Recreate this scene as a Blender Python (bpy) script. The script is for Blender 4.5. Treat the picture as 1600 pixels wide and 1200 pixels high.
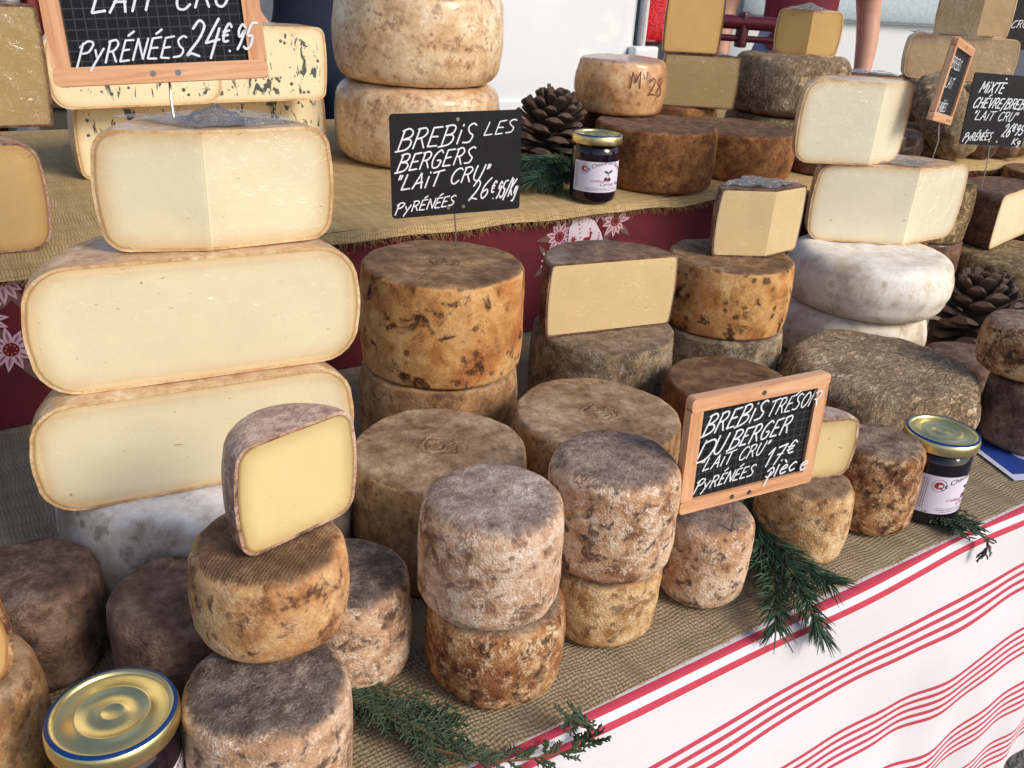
import bpy, math, random
from mathutils import Vector, Matrix, noise

for o in list(bpy.data.objects):
    bpy.data.objects.remove(o)
scene = bpy.context.scene
COL = scene.collection
rnd = random.Random(7)
rad = math.radians

# ------------------------------------------------------------------ camera
# Working units: the table top is z = 0 and the camera stands over x = y = 0;
# K turns them into metres and TZ is the height of the table top.
K, TZ = 1.22, 0.80
FPX, PITCH, ROLL, YAW, CZ = 1400.0, rad(25.0), rad(-3.7), rad(34.7), 0.447
fh = Vector((math.sin(YAW), math.cos(YAW), 0)); r0 = Vector((math.cos(YAW), -math.sin(YAW), 0)); zz = Vector((0, 0, 1))
fw = fh * math.cos(PITCH) - zz * math.sin(PITCH); up0 = fh * math.sin(PITCH) + zz * math.cos(PITCH)
RT = r0 * math.cos(ROLL) - up0 * math.sin(ROLL); UP = r0 * math.sin(ROLL) + up0 * math.cos(ROLL)
CP = Vector((0, 0, CZ))
def W(x, y=None, z=None):
    if y is None: x, y, z = x
    return Vector((K * x, K * y, TZ + K * z))
def ray(px, py): return fw * FPX + RT * (px - 800) + UP * (600 - py)
def onz(px, py, z):
    d = ray(px, py); return CP + d * ((z - CZ) / d.z)
def ony(px, py, y):
    d = ray(px, py); return CP + d * (y / d.y)
def ondepth(px, py, D): return CP + ray(px, py) * (D / FPX)

cam = bpy.data.cameras.new('camera'); camo = bpy.data.objects.new('camera', cam); COL.objects.link(camo)
cam.sensor_width = 36; cam.lens = FPX / 1600 * 36; cam.clip_start = 0.02; cam.clip_end = 500
camo.matrix_world = Matrix.Translation(W(CP)) @ Matrix((RT, UP, -fw)).transposed().to_4x4()
scene.camera = camo

# ------------------------------------------------------------------ light
SUN_AZ, SUN_EL = Vector((0.42, -0.91, 0)).normalized(), rad(34)
w = bpy.data.worlds.new('World'); scene.world = w; w.use_nodes = True
nt = w.node_tree; bg = nt.nodes['Background']
sky = nt.nodes.new('ShaderNodeTexSky'); sky.sky_type = 'NISHITA'; sky.sun_disc = False
sky.sun_elevation = SUN_EL; sky.sun_rotation = math.atan2(SUN_AZ.x, SUN_AZ.y)
sky.air_density = 1.0; sky.dust_density = 1.5
nt.links.new(sky.outputs[0], bg.inputs[0]); bg.inputs[1].default_value = 0.145
sl = bpy.data.lights.new('sun', 'SUN'); sl.energy = 2.5; sl.angle = rad(24); sl.color = (1, .93, .82)
so = bpy.data.objects.new('sun', sl); COL.objects.link(so)
sd = SUN_AZ * math.cos(SUN_EL) + zz * math.sin(SUN_EL)
so.rotation_euler = sd.to_track_quat('Z', 'Y').to_euler(); so.location = (2, -4, 6)
vs = scene.view_settings; vs.view_transform = 'Standard'; vs.look = 'None'; vs.exposure = 0.06; vs.gamma = 1
scene.render.engine = 'CYCLES'
try:
    scene.cycles.transparent_max_bounces = 8; scene.cycles.max_bounces = 5; scene.cycles.diffuse_bounces = 3; scene.cycles.glossy_bounces = 2; scene.cycles.use_adaptive_sampling = True; scene.cycles.adaptive_threshold = .02
except Exception: pass

# ------------------------------------------------------------------ helpers
def s2l(c):
    return tuple(((v / 255) / 12.92 if v / 255 <= .04045 else ((v / 255 + .055) / 1.055) ** 2.4) for v in c) + (1,)

def tag(o, label, cat=None, group=None, kind=None):
    if label: o['label'] = label
    if cat: o['category'] = cat
    if group: o['group'] = group
    if kind: o['kind'] = kind
    return o
def link(name, data, parent=None):
    o = bpy.data.objects.new(name, data); COL.objects.link(o)
    if parent is not None: o.parent = parent
    return o
def mesh(name, V, F, mat=None, smooth=True, parent=None, sharp=None):
    me = bpy.data.meshes.new(name); me.from_pydata([tuple(v) for v in V], [], F)
    me.validate(); me.update()
    if mat: me.materials.append(mat)
    if smooth:
        me.polygons.foreach_set('use_smooth', [True] * len(me.polygons))
        if sharp:
            try: me.set_sharp_from_angle(angle=rad(sharp))
            except Exception: pass
    return link(name, me, parent)
def empty(name, loc, rot=(0, 0, 0)):
    o = link(name, None); o.location = loc; o.rotation_euler = rot; o.empty_display_size = .03
    return o

class MB:
    """collects shapes into one mesh"""
    def __init__(s): s.v = []; s.f = []
    def add(s, V, F):
        n = len(s.v); s.v += [tuple(v) for v in V]; s.f += [tuple(i + n for i in f) for f in F]
    def box(s, c, d, M=None):
        V = [Vector((c[0] + x * d[0] / 2, c[1] + y * d[1] / 2, c[2] + z * d[2] / 2)) for x in (-1, 1) for y in (-1, 1) for z in (-1, 1)]
        if M is not None: V = [M @ v for v in V]
        s.add(V, [(0, 1, 3, 2), (4, 6, 7, 5), (0, 4, 5, 1), (2, 3, 7, 6), (0, 2, 6, 4), (1, 5, 7, 3)])
    def tube(s, P, R, n=6, cap=True):
        P = [Vector(p) for p in P]
        if not isinstance(R, (list, tuple)): R = [R] * len(P)
        V = []; F = []
        a = None
        for i, p in enumerate(P):
            t = (P[min(i + 1, len(P) - 1)] - P[max(i - 1, 0)])
            t = t.normalized() if t.length > 1e-9 else Vector((0, 0, 1))
            if a is None:
                a = t.orthogonal().normalized()
            else:
                a = a - t * a.dot(t)
                a = a.normalized() if a.length > 1e-9 else t.orthogonal().normalized()
            b = t.cross(a)
            for k in range(n):
                g = 2 * math.pi * k / n; V.append(p + (a * math.cos(g) + b * math.sin(g)) * R[i])
        for i in range(len(P) - 1):
            for k in range(n):
                F.append((i * n + k, i * n + (k + 1) % n, (i + 1) * n + (k + 1) % n, (i + 1) * n + k))
        if cap:
            F.append(tuple(range(n))[::-1]); F.append(tuple((len(P) - 1) * n + k for k in range(n)))
        s.add(V, F)
    def lathe(s, prof, n=48, M=None):
        V = []; F = []
        for r, z in prof:
            for k in range(n):
                g = 2 * math.pi * k / n; V.append(Vector((r * math.cos(g), r * math.sin(g), z)))
        for i in range(len(prof) - 1):
            for k in range(n):
                F.append((i * n + k, i * n + (k + 1) % n, (i + 1) * n + (k + 1) % n, (i + 1) * n + k))
        F.append(tuple(range(n))[::-1]); m = (len(prof) - 1) * n; F.append(tuple(m + k for k in range(n)))
        if M is not None: V = [M @ v for v in V]
        s.add(V, F)
    def build(s, name, mat, parent=None, smooth=True, sharp=40):
        return mesh(name, s.v, s.f, mat, smooth, parent, sharp)

# ------------------------------------------------------------------ materials
class NT:
    def __init__(s, name):
        s.m = bpy.data.materials.new(name); s.m.use_nodes = True
        s.t = s.m.node_tree; s.b = s.t.nodes['Principled BSDF']; s.out = s.t.nodes['Material Output']
    def n(s, t, **kw):
        n = s.t.nodes.new(t)
        for k, v in kw.items(): setattr(n, k, v)
        return n
    def set(s, sock, v):
        if hasattr(v, 'is_output') or isinstance(v, bpy.types.NodeSocket): s.t.links.new(v, sock)
        else:
            if sock.type == 'RGBA' and len(v) == 3: v = tuple(v) + (1,)
            sock.default_value = v
    def coord(s, offset=True, which='Object'):
        tc = s.n('ShaderNodeTexCoord'); c = tc.outputs[which]
        s.normal = tc.outputs['Normal']
        if offset:
            oi = s.n('ShaderNodeObjectInfo'); mu = s.math('MULTIPLY', oi.outputs['Random'], 37.0)
            va = s.n('ShaderNodeVectorMath', operation='ADD'); s.set(va.inputs[0], c)
            cx = s.n('ShaderNodeCombineXYZ'); s.set(cx.inputs[0], mu); s.set(cx.inputs[1], mu); s.set(va.inputs[1], cx.outputs[0])
            return va.outputs[0]
        return c
    def math(s, op, a, b=0.0, c=0.0, clamp=False):
        n = s.n('ShaderNodeMath', operation=op); n.use_clamp = clamp
        s.set(n.inputs[0], a); s.set(n.inputs[1], b); s.set(n.inputs[2], c); return n.outputs[0]
    def scale(s, v, sc):
        n = s.n('ShaderNodeVectorMath', operation='MULTIPLY'); s.set(n.inputs[0], v); s.set(n.inputs[1], sc); return n.outputs[0]
    def noise(s, v, scale, detail=4, rough=.55, dist=0):
        n = s.n('ShaderNodeTexNoise'); s.set(n.inputs['Vector'], v); s.set(n.inputs['Scale'], scale)
        s.set(n.inputs['Detail'], detail); s.set(n.inputs['Roughness'], rough); s.set(n.inputs['Distortion'], dist)
        return n.outputs[0]
    def vor(s, v, scale, feature='F1', out=0):
        n = s.n('ShaderNodeTexVoronoi', feature=feature); s.set(n.inputs['Vector'], v); s.set(n.inputs['Scale'], scale); return n.outputs[out]
    def ss(s, x, a, b):
        n = s.n('ShaderNodeMapRange', interpolation_type='SMOOTHSTEP'); s.set(n.inputs[0], x)
        n.inputs[1].default_value = a; n.inputs[2].default_value = b; return n.outputs[0]
    def ramp(s, x, stops):
        n = s.n('ShaderNodeValToRGB'); s.set(n.inputs[0], x); e = n.color_ramp.elements
        while len(e) < len(stops): e.new(.5)
        for el, (p, c) in zip(e, stops): el.position = p; el.color = tuple(c)[:3] + (1,)
        return n.outputs[0]
    def mix(s, f, a, b, blend='MIX'):
        n = s.n('ShaderNodeMix', data_type='RGBA', blend_type=blend); s.set(n.inputs[0], f); s.set(n.inputs[6], a); s.set(n.inputs[7], b); return n.outputs[2]
    def bump(s, h, strength=.5, dist=.002, normal=None):
        n = s.n('ShaderNodeBump'); s.set(n.inputs['Height'], h); n.inputs['Strength'].default_value = strength; n.inputs['Distance'].default_value = dist
        if normal is not None: s.set(n.inputs['Normal'], normal)
        return n.outputs[0]
    def p(s, **kw):
        for k, v in kw.items(): s.set(s.b.inputs[k.replace('_', ' ')], v)
        return s.m

def plain(name, col, rough=.6, metal=0.0, var=.12, vscale=60, bump=.15, coat=0.0, spec=.5):
    m = NT(name); c = m.coord()
    f = m.noise(c, vscale, 5); c1 = s2l(col); d = tuple(v * (1 - var) for v in c1[:3]); l = tuple(min(1, v * (1 + var)) for v in c1[:3])
    m.p(Base_Color=m.ramp(f, [(.3, d), (.7, l)]), Roughness=rough, Metallic=metal, Coat_Weight=coat)
    m.b.inputs['Specular IOR Level'].default_value = spec
    if bump: m.p(Normal=m.bump(m.noise(c, vscale * 6, 4), bump, .001))
    return m.m

def rind(name, side, top, mold=None, spots=None, scale=1.0, bump=.6, rough=.82, coat=0.0, kind='', topedge=.75, warm=None, moldamt=.5, spotamt=.5):
    """cheese rind: three side colours, three top colours, pale mould bloom, dark spots"""
    m = NT(name); c = m.coord()
    n1 = m.noise(c, 38 * scale, 5, .62, .4); n2 = m.noise(c, 130 * scale, 4, .65); n3 = m.noise(c, 520, 3, .6); n0 = m.noise(c, 14 * scale, 3)
    col = m.ramp(n1, [(.36, s2l(side[0])), (.49, s2l(side[1])), (.62, s2l(side[2]))])
    if warm: col = m.mix(m.math('MULTIPLY', m.ss(n0, .48, .66), .8), col, s2l(warm))
    tcol = m.ramp(m.noise(c, 60 * scale, 5, .65), [(.34, s2l(top[0])), (.50, s2l(top[1])), (.66, s2l(top[2]))])
    sep = m.n('ShaderNodeSeparateXYZ'); m.set(sep.inputs[0], m.normal)
    tf = m.math('ADD', sep.outputs[2], m.math('MULTIPLY', m.math('SUBTRACT', n1, .5), .9))
    tf = m.ss(tf, topedge - .22, topedge + .2)
    col = m.mix(tf, col, tcol)
    if mold:
        mf = m.math('MULTIPLY', m.ss(m.noise(c, 80 * scale, 6, .78, .3), .49, .57), m.ss(n3, .36, .56))
        mf = m.math('MULTIPLY', mf, m.math('SUBTRACT', 1.0, m.math('MULTIPLY', tf, .8)))
        col = m.mix(m.math('MULTIPLY', mf, moldamt), col, s2l(mold))
    if spots:
        side_f = m.math('SUBTRACT', 1.0, m.math('MULTIPLY', tf, .6))
        sf = m.math('MULTIPLY', m.ss(m.noise(c, 55 * scale, 4, .62, .5), .535, .63), m.ss(n2, .30, .56))
        sf = m.math('MULTIPLY', sf, side_f)
        col = m.mix(m.math('MULTIPLY', sf, spotamt), col, s2l(spots))
        vv = m.n('ShaderNodeVectorMath', operation='MULTIPLY_ADD'); nz = m.n('ShaderNodeTexNoise'); m.set(nz.inputs['Vector'], c); nz.inputs['Scale'].default_value = 160; m.set(vv.inputs[0], nz.outputs['Color']); m.set(vv.inputs[1], (.006, .006, .006)); m.set(vv.inputs[2], c)
        pf = m.ss(m.vor(vv.outputs[0], 88 * scale), .30, .16)
        pf = m.math('MULTIPLY', pf, m.ss(m.noise(c, 30 * scale, 2), .42, .56))
        col = m.mix(m.math('MULTIPLY', m.math('MULTIPLY', pf, side_f), m.math('MULTIPLY_ADD', n2, .8, spotamt * .35)), col, s2l(spots))
    # fine grain
    patch = m.ss(m.noise(c, 22 * scale, 3), .38, .62)
    col = m.mix(m.math('MULTIPLY_ADD', patch, .5, .12), col, m.mix(m.ss(m.noise(c, 150 * scale, 4, .7), .3, .7), (.14, .14, .14), (.86, .86, .86)), 'SOFT_LIGHT')
    col = m.mix(.5, col, m.mix(m.ss(m.noise(c, 11 * scale, 3), .32, .68), (.2, .18, .17), (.78, .79, .8)), 'SOFT_LIGHT')
    col = m.mix(.6, col, m.mix(n3, (.2, .2, .2), (.8, .8, .8)), 'SOFT_LIGHT')
    col = m.mix(.35, col, m.mix(m.noise(c, 1400, 3), (.3, .3, .3), (.7, .7, .7)), 'SOFT_LIGHT')
    h = m.math('ADD', m.math('MULTIPLY', n2, .9), m.math('MULTIPLY', n3, .45))
    h = m.math('ADD', h, m.math('MULTIPLY', n1, .8))
    if kind == 'weave':       # print of the cheese cloth on the flat faces
        sx = m.n('ShaderNodeSeparateXYZ'); m.set(sx.inputs[0], c)
        wv = m.math('MULTIPLY', m.math('SINE', m.math('MULTIPLY_ADD', sx.outputs[0], 1700, m.math('MULTIPLY', n2, 5.0))), m.math('SINE', m.math('MULTIPLY_ADD', sx.outputs[1], 1700, m.math('MULTIPLY', n1, 6.0))))
        wv = m.math('MULTIPLY', wv, tf)
        h = m.math('ADD', h, m.math('MULTIPLY', wv, .22))
        col = m.mix(m.math('MULTIPLY', m.math('ABSOLUTE', wv), .06), col, (.02, .015, .01))
    if kind == 'swirl':       # knot print left by the cloth in the middle of the top
        tc = m.n('ShaderNodeTexCoord'); sx = m.n('ShaderNodeSeparateXYZ'); m.set(sx.inputs[0], tc.outputs['Object'])
        dd = m.n('ShaderNodeVectorMath', operation='LENGTH'); cx = m.n('ShaderNodeCombineXYZ')
        m.set(cx.inputs[0], sx.outputs[0]); m.set(cx.inputs[1], sx.outputs[1]); m.set(dd.inputs[0], cx.outputs[0])
        rr = m.math('ADD', dd.outputs['Value'], m.math('MULTIPLY', m.math('SUBTRACT', m.noise(c, 45, 4), .5), .034))
        sw = m.math('MULTIPLY', m.math('SINE', m.math('MULTIPLY', rr, 760)), m.math('SUBTRACT', 1.0, m.ss(rr, .010, .027)))
        sw = m.math('MULTIPLY', sw, tf)
        h = m.math('ADD', h, m.math('MULTIPLY', sw, .8))
        col = m.mix(m.math('MULTIPLY', m.math('MAXIMUM', sw, 0.0), .18), col, (.03, .02, .012))
    if kind == 'ridge':       # crusty, torn looking rind
        v = m.noise(m.scale(c, (1.0, 2.4, 1.0)), 62, 6, .72, 1.3)
        cr = m.ss(v, .44, .56)
        h = m.math('ADD', h, m.math('MULTIPLY', cr, 1.3))
        col = m.mix(m.math('MULTIPLY', m.math('SUBTRACT', 1.0, cr), .35), col, s2l(spots or (60, 42, 30)))
    m.p(Base_Color=col, Roughness=rough, Normal=m.bump(h, min(1.0, bump * 1.3), .0026), Coat_Weight=coat, Coat_Roughness=.18)
    m.b.inputs['Specular IOR Level'].default_value = .35
    return m.m

def paste(name, core, rim, rimw=.010, film=.85, holes=(176, 132, 74), blue=False, streak=.5, holeamt=.8):
    """cut face of a cheese, darker towards the rind, under cling film"""
    m = NT(name); c = m.coord()
    at = m.n('ShaderNodeAttribute', attribute_name='rim'); d = at.outputs['Fac']
    dn = m.math('ADD', d, m.math('MULTIPLY', m.math('SUBTRACT', m.noise(c, 90, 3), .5), .004))
    f = m.math('POWER', m.math('SUBTRACT', 1.0, m.ss(dn, -.004, rimw * 1.8)), 1.5)
    cc = m.ramp(m.noise(c, 18, 3), [(.3, tuple(v * .93 for v in s2l(core)[:3])), (.7, s2l(core))])
    cc = m.mix(.25, cc, m.mix(m.noise(c, 420, 4), (.35, .35, .35), (.65, .65, .65)), 'SOFT_LIGHT')
    col = m.mix(m.math('MULTIPLY', f, .9), cc, s2l(rim))
    col = m.mix(m.math('SUBTRACT', 1.0, m.ss(d, .0008, .0026)), col, tuple(v * .72 for v in s2l(rim)[:3]))
    hv = m.noise(m.scale(c, (1, 1, 2.6)), 120, 2, .4, .6)
    hole = m.math('MULTIPLY', m.ss(hv, .725, .76), m.ss(m.noise(c, 24, 1), .46, .58))
    col = m.mix(m.math('MULTIPLY', hole, holeamt), col, s2l(holes))
    h = m.math('SUBTRACT', m.math('MULTIPLY', m.noise(c, 300, 4), .25), m.math('MULTIPLY', hole, 1.5))
    if blue:
        b1 = m.math('MULTIPLY', m.ss(m.noise(m.scale(c, (1.2, 1.2, .5)), 62, 4, .65, .9), .545, .60), m.ss(m.noise(c, 20, 2), .38, .50))
        b2 = m.math('MULTIPLY', m.ss(m.vor(c, 80), .30, .18), m.ss(m.noise(c, 28, 2), .45, .55))
        b = m.math('MAXIMUM', b1, b2); b = m.math('MULTIPLY', b, m.ss(d, .006, .014))
        col = m.mix(m.math('MULTIPLY', b, .45), col, s2l((150, 150, 130)))
        col = m.mix(m.math('MULTIPLY', m.ss(b, .35, .9), .9), col, s2l((44, 56, 58)))
        h = m.math('SUBTRACT', h, m.math('MULTIPLY', b, .9))
    # stretched cling film: taut wrinkles as a coat over the paste
    w1 = m.noise(m.scale(c, (2.2, 2.2, .5)), 60, 5, .6, 1.6); w2 = m.noise(m.scale(c, (.5, .5, 1.6)), 45, 4, .6, 1.2)
    wr = m.math('ADD', m.ss(w1, .52, .60), m.math('MULTIPLY', m.ss(w2, .54, .6), .7))
    wr = m.math('ADD', wr, m.math('MULTIPLY', m.noise(c, 35, 3), 1.0)); wr = m.math('ADD', wr, m.math('MULTIPLY', m.noise(c, 13, 2), 6.0))
    m.p(Base_Color=col, Roughness=.5, Normal=m.bump(h, .35, .0015), Coat_Weight=film, Coat_Roughness=.07,
        Coat_Normal=m.bump(wr, streak, .0045))
    m.b.inputs['Specular IOR Level'].default_value = .3
    return m.m

def film_mat():
    m = NT('cling_film'); c = m.coord()
    h = m.math('ADD', m.noise(c, 120, 5, .7, 1.4), m.noise(c, 420, 3))
    nrm = m.bump(h, 1.0, .004)
    g = m.n('ShaderNodeBsdfGlossy'); g.inputs['Roughness'].default_value = .13; m.set(g.inputs['Normal'], nrm); m.set(g.inputs['Color'], (.95, .96, 1))
    t = m.n('ShaderNodeBsdfTransparent'); df = m.n('ShaderNodeBsdfDiffuse'); m.set(df.inputs['Color'], (.8, .82, .88)); m.set(df.inputs['Normal'], nrm)
    lw = m.n('ShaderNodeLayerWeight'); lw.inputs[0].default_value = .35; m.set(lw.inputs['Normal'], nrm)
    a = m.n('ShaderNodeMixShader'); m.set(a.inputs[0], m.math('MULTIPLY_ADD', lw.outputs['Fresnel'], .75, .10)); m.set(a.inputs[1], t.outputs[0]); m.set(a.inputs[2], g.outputs[0])
    b = m.n('ShaderNodeMixShader'); b.inputs[0].default_value = .10; m.set(b.inputs[1], a.outputs[0]); m.set(b.inputs[2], df.outputs[0])
    m.set(m.out.inputs['Surface'], b.outputs[0])
    return m.m
FILM = film_mat()
def film_clear():
    m = NT('cling_film_taut'); c = m.coord()
    nrm = m.bump(m.math('ADD', m.noise(c, 60, 3, .55, 1.4), m.math('MULTIPLY', m.noise(m.scale(c, (2.4, 2.4, .6)), 60, 2), .6)), .8, .0028)
    g = m.n('ShaderNodeBsdfGlossy'); g.inputs['Roughness'].default_value = .12; m.set(g.inputs['Normal'], nrm); m.set(g.inputs['Color'], (1, 1, 1))
    t = m.n('ShaderNodeBsdfTransparent'); lw = m.n('ShaderNodeFresnel'); lw.inputs[0].default_value = 1.45; m.set(lw.inputs['Normal'], nrm)
    a = m.n('ShaderNodeMixShader'); m.set(a.inputs[0], m.math('MINIMUM', m.math('MULTIPLY_ADD', lw.outputs[0], 1.1, .01), .12)); m.set(a.inputs[1], t.outputs[0]); m.set(a.inputs[2], g.outputs[0]); m.set(m.out.inputs['Surface'], a.outputs[0])
    return m.m
FILM2 = film_clear()

def burlap(name, c1, c2, pitch):
    m = NT(name); c = m.coord(False)
    wob = m.n('ShaderNodeTexNoise'); m.set(wob.inputs['Vector'], c); wob.inputs['Scale'].default_value = 22; wob.inputs['Detail'].default_value = 2
    va = m.n('ShaderNodeVectorMath', operation='MULTIPLY_ADD'); m.set(va.inputs[0], wob.outputs['Color']); m.set(va.inputs[1], (.016, .016, 0)); m.set(va.inputs[2], c)
    s = m.n('ShaderNodeSeparateXYZ'); m.set(s.inputs[0], va.outputs[0])
    px = m.math('DIVIDE', s.outputs[0], pitch); py = m.math('DIVIDE', s.outputs[1], pitch)
    par = m.math('MODULO', m.math('ABSOLUTE', m.math('ADD', m.math('FLOOR', px), m.math('FLOOR', py))), 2.0)
    ax = m.math('ABSOLUTE', m.math('SINE', m.math('MULTIPLY', px, math.pi))); ay = m.math('ABSOLUTE', m.math('SINE', m.math('MULTIPLY', py, math.pi)))
    ax = m.math('POWER', ax, .6); ay = m.math('POWER', ay, .6)
    over = m.math('ADD', m.math('MULTIPLY', ax, par), m.math('MULTIPLY', ay, m.math('SUBTRACT', 1.0, par)))
    under = m.math('MULTIPLY', ax, ay)
    h = m.math('MULTIPLY', over, m.math('ADD', m.math('MULTIPLY', under, .5), .5))
    # thread to thread colour differences along both directions
    tx = m.noise(m.scale(va.outputs[0], (1 / pitch / 3, 8, 1)), 1.0, 3); ty = m.noise(m.scale(va.outputs[0], (8, 1 / pitch / 3, 1)), 1.0, 3)
    tn = m.math('ADD', m.math('MULTIPLY', tx, .5), m.math('MULTIPLY', ty, .5))
    fine = m.noise(c, 900, 4, .7)
    col = m.ramp(tn, [(.34, s2l(c2)), (.62, s2l(c1))])
    col = m.mix(m.math('MULTIPLY', m.math('SUBTRACT', 1.0, m.ss(h, .05, .60)), .62), col, tuple(v * .42 for v in s2l(c2)[:3]))
    col = m.mix(.5, col, m.mix(fine, (.25, .25, .25), (.75, .75, .75)), 'SOFT_LIGHT')
    hh = m.math('ADD', h, m.math('MULTIPLY', fine, .35)); hh = m.math('ADD', hh, m.math('MULTIPLY', tn, .8))
    m.p(Base_Color=col, Roughness=.95, Normal=m.bump(hh, .8, .0014)); m.b.inputs['Specular IOR Level'].default_value = .1
    return m.m

MT = {}
SM_SIDE = [(104, 72, 48), (186, 146, 110), (214, 180, 150)]
SM_TOP = [(84, 66, 58), (124, 102, 90), (154, 132, 120)]
MT['tomme_pale'] = rind('rind_pale_tomme', [(128, 92, 68), (200, 162, 132), (222, 192, 168)], [(116, 98, 90), (154, 132, 120), (184, 164, 152)], (232, 212, 194), (112, 84, 74), moldamt=.8, spotamt=.75)
MT['tomme_spot'] = rind('rind_spotted_tomme', [(140, 96, 66), (204, 164, 128), (226, 194, 164)], [(108, 86, 76), (142, 116, 102), (166, 142, 126)], (238, 218, 198), (84, 66, 64), moldamt=.8, spotamt=.9, warm=(196, 148, 110))
MT['tomme_rust'] = rind('rind_rusty_tomme', [(92, 48, 26), (158, 108, 66), (206, 160, 112)], [(96, 74, 58), (130, 106, 88), (156, 134, 118)], (226, 196, 156), (56, 30, 20), moldamt=.7, spotamt=.9, warm=(140, 78, 42))
MT['tomme_gold'] = rind('rind_golden_tomme', [(138, 96, 58), (190, 146, 96), (214, 176, 128)], [(98, 78, 62), (134, 108, 88), (160, 136, 116)], (228, 200, 164), (98, 66, 44), moldamt=.6, spotamt=.7, warm=(176, 124, 72))
MT['tomme_dark'] = rind('rind_dark_top_tomme', [(122, 88, 66), (196, 156, 124), (218, 184, 154)], [(66, 56, 50), (98, 84, 76), (130, 114, 104)], (230, 208, 186), (74, 58, 52), moldamt=.8, spotamt=.85, warm=(192, 150, 116))
MT['tomme_brown'] = rind('rind_brown_tomme', [(88, 66, 54), (122, 94, 78), (150, 122, 104)], [(74, 56, 46), (104, 80, 68), (132, 108, 96)], (150, 126, 112), (60, 46, 40), moldamt=.4, spotamt=.5)
MT['orange'] = rind('rind_orange', [(134, 88, 56), (186, 134, 86), (206, 162, 114)], [(92, 66, 46), (118, 88, 62), (140, 110, 82)], (210, 182, 144), (84, 48, 40), scale=.9, moldamt=.4, spotamt=.9, bump=.4, kind='weave', warm=(196, 136, 86))
MT['amber'] = rind('rind_amber', [(158, 102, 52), (194, 142, 82), (212, 168, 112)], [(96, 72, 50), (128, 98, 70), (156, 124, 92)], (214, 180, 132), (66, 34, 22), scale=.62, moldamt=.25, spotamt=.95, bump=.4, kind='swirl', warm=(186, 116, 66))
MT['tan_top'] = rind('rind_tan', [(130, 95, 59), (167, 125, 81), (194, 154, 106)], [(130, 101, 75), (163, 132, 101), (189, 161, 130)], (209, 185, 154), (92, 68, 53), scale=.8, moldamt=.3, spotamt=.6, bump=.45, kind='swirl', topedge=.7)
MT['grey_fuzz'] = rind('rind_grey_bloom', [(91, 76, 57), (127, 108, 83), (155, 131, 100)], [(93, 74, 59), (125, 104, 85), (153, 131, 112)], (176, 167, 151), (68, 53, 40), scale=1.1, moldamt=.7, spotamt=.5)
MT['reddish'] = rind('rind_reddish_brown', [(112, 72, 38), (148, 98, 54), (172, 122, 74)], [(92, 66, 46), (122, 90, 64), (146, 114, 84)], None, (62, 40, 28), scale=.7, spotamt=.6, bump=.4, warm=(150, 86, 46))
MT['crust'] = rind('rind_crusty', [(146, 121, 93), (190, 160, 125), (220, 193, 158)], [(158, 132, 104), (195, 167, 135), (220, 195, 165)], (232, 206, 174), (121, 95, 72), moldamt=.3, spotamt=.3, kind='ridge', bump=1.0)
MT['crust_gold'] = rind('rind_crusty_gold', [(127, 102, 68), (172, 142, 98), (201, 174, 125)], [(129, 106, 76), (165, 138, 102), (191, 165, 127)], (197, 174, 131), (70, 53, 38), moldamt=.3, spotamt=.4, kind='ridge', bump=.9)
MT['white'] = rind('rind_white', [(206, 192, 172), (228, 218, 202), (236, 230, 218)], [(212, 200, 182), (228, 220, 208), (238, 232, 224)], None, (176, 140, 96), scale=.5, spotamt=.35, bump=.15, rough=.55)
MT['white_grey'] = rind('rind_white_grey', [(158, 142, 124), (186, 172, 158), (206, 196, 184)], [(188, 180, 172), (216, 212, 210), (232, 230, 230)], None, (112, 92, 78), scale=.6, spotamt=.6, bump=.25, rough=.6)
MT['cream_pink'] = rind('rind_cream_pink', [(200, 160, 118), (222, 188, 146), (232, 206, 170)], [(202, 166, 126), (218, 186, 148), (228, 202, 168)], (236, 214, 196), (130, 80, 54), scale=.9, moldamt=.2, spotamt=.5, bump=.2, rough=.5, coat=.6)
MT['waxy'] = rind('rind_waxy', [(178, 122, 74), (204, 150, 98), (218, 172, 124)], [(150, 112, 92), (172, 136, 116), (190, 156, 136)], None, (116, 66, 40), scale=.6, spotamt=.5, bump=.2, rough=.45, coat=.7)
MT['cloth_brown'] = rind('rind_cloth_brown', [(106, 64, 32), (142, 92, 50), (164, 112, 66)], [(88, 62, 46), (114, 84, 64), (136, 106, 84)], None, (84, 48, 26), scale=1.2, spotamt=.5, bump=.4, kind='weave')
MT['sheep_rind'] = rind('rind_sheep', [(196, 152, 102), (214, 174, 126), (226, 192, 150)], [(186, 146, 106), (204, 168, 130), (220, 190, 156)], (232, 212, 184), None, moldamt=.3, bump=.2, rough=.5, coat=.6)
MT['mauve_rind'] = rind('rind_mauve', [(130, 90, 76), (180, 138, 116), (210, 174, 152)], [(140, 106, 94), (176, 142, 126), (202, 174, 158)], (208, 180, 166), (78, 44, 38), moldamt=.4, spotamt=.6, coat=.5)
MT['dark_rind'] = rind('rind_dark', [(72, 46, 34), (104, 70, 50), (132, 94, 68)], [(78, 54, 44), (108, 80, 66), (132, 104, 90)], (150, 124, 106), (44, 28, 22), moldamt=.3, spotamt=.4, coat=.5)
MT['p_cream'] = paste('paste_cream', (240, 226, 190), (206, 168, 114), .012, film=.2, streak=.35)
MT['p_ivory'] = paste('paste_ivory', (240, 229, 200), (216, 184, 134), .010, film=.2)
MT['p_yellow'] = paste('paste_yellow', (230, 206, 150), (186, 154, 98), .011, film=.35, streak=.25)
MT['p_butter'] = paste('paste_butter', (226, 198, 146), (224, 200, 156), .006, film=.25, streak=.6)
MT['p_gold'] = paste('paste_gold', (216, 174, 106), (174, 124, 64), .006, film=.3)
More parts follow.
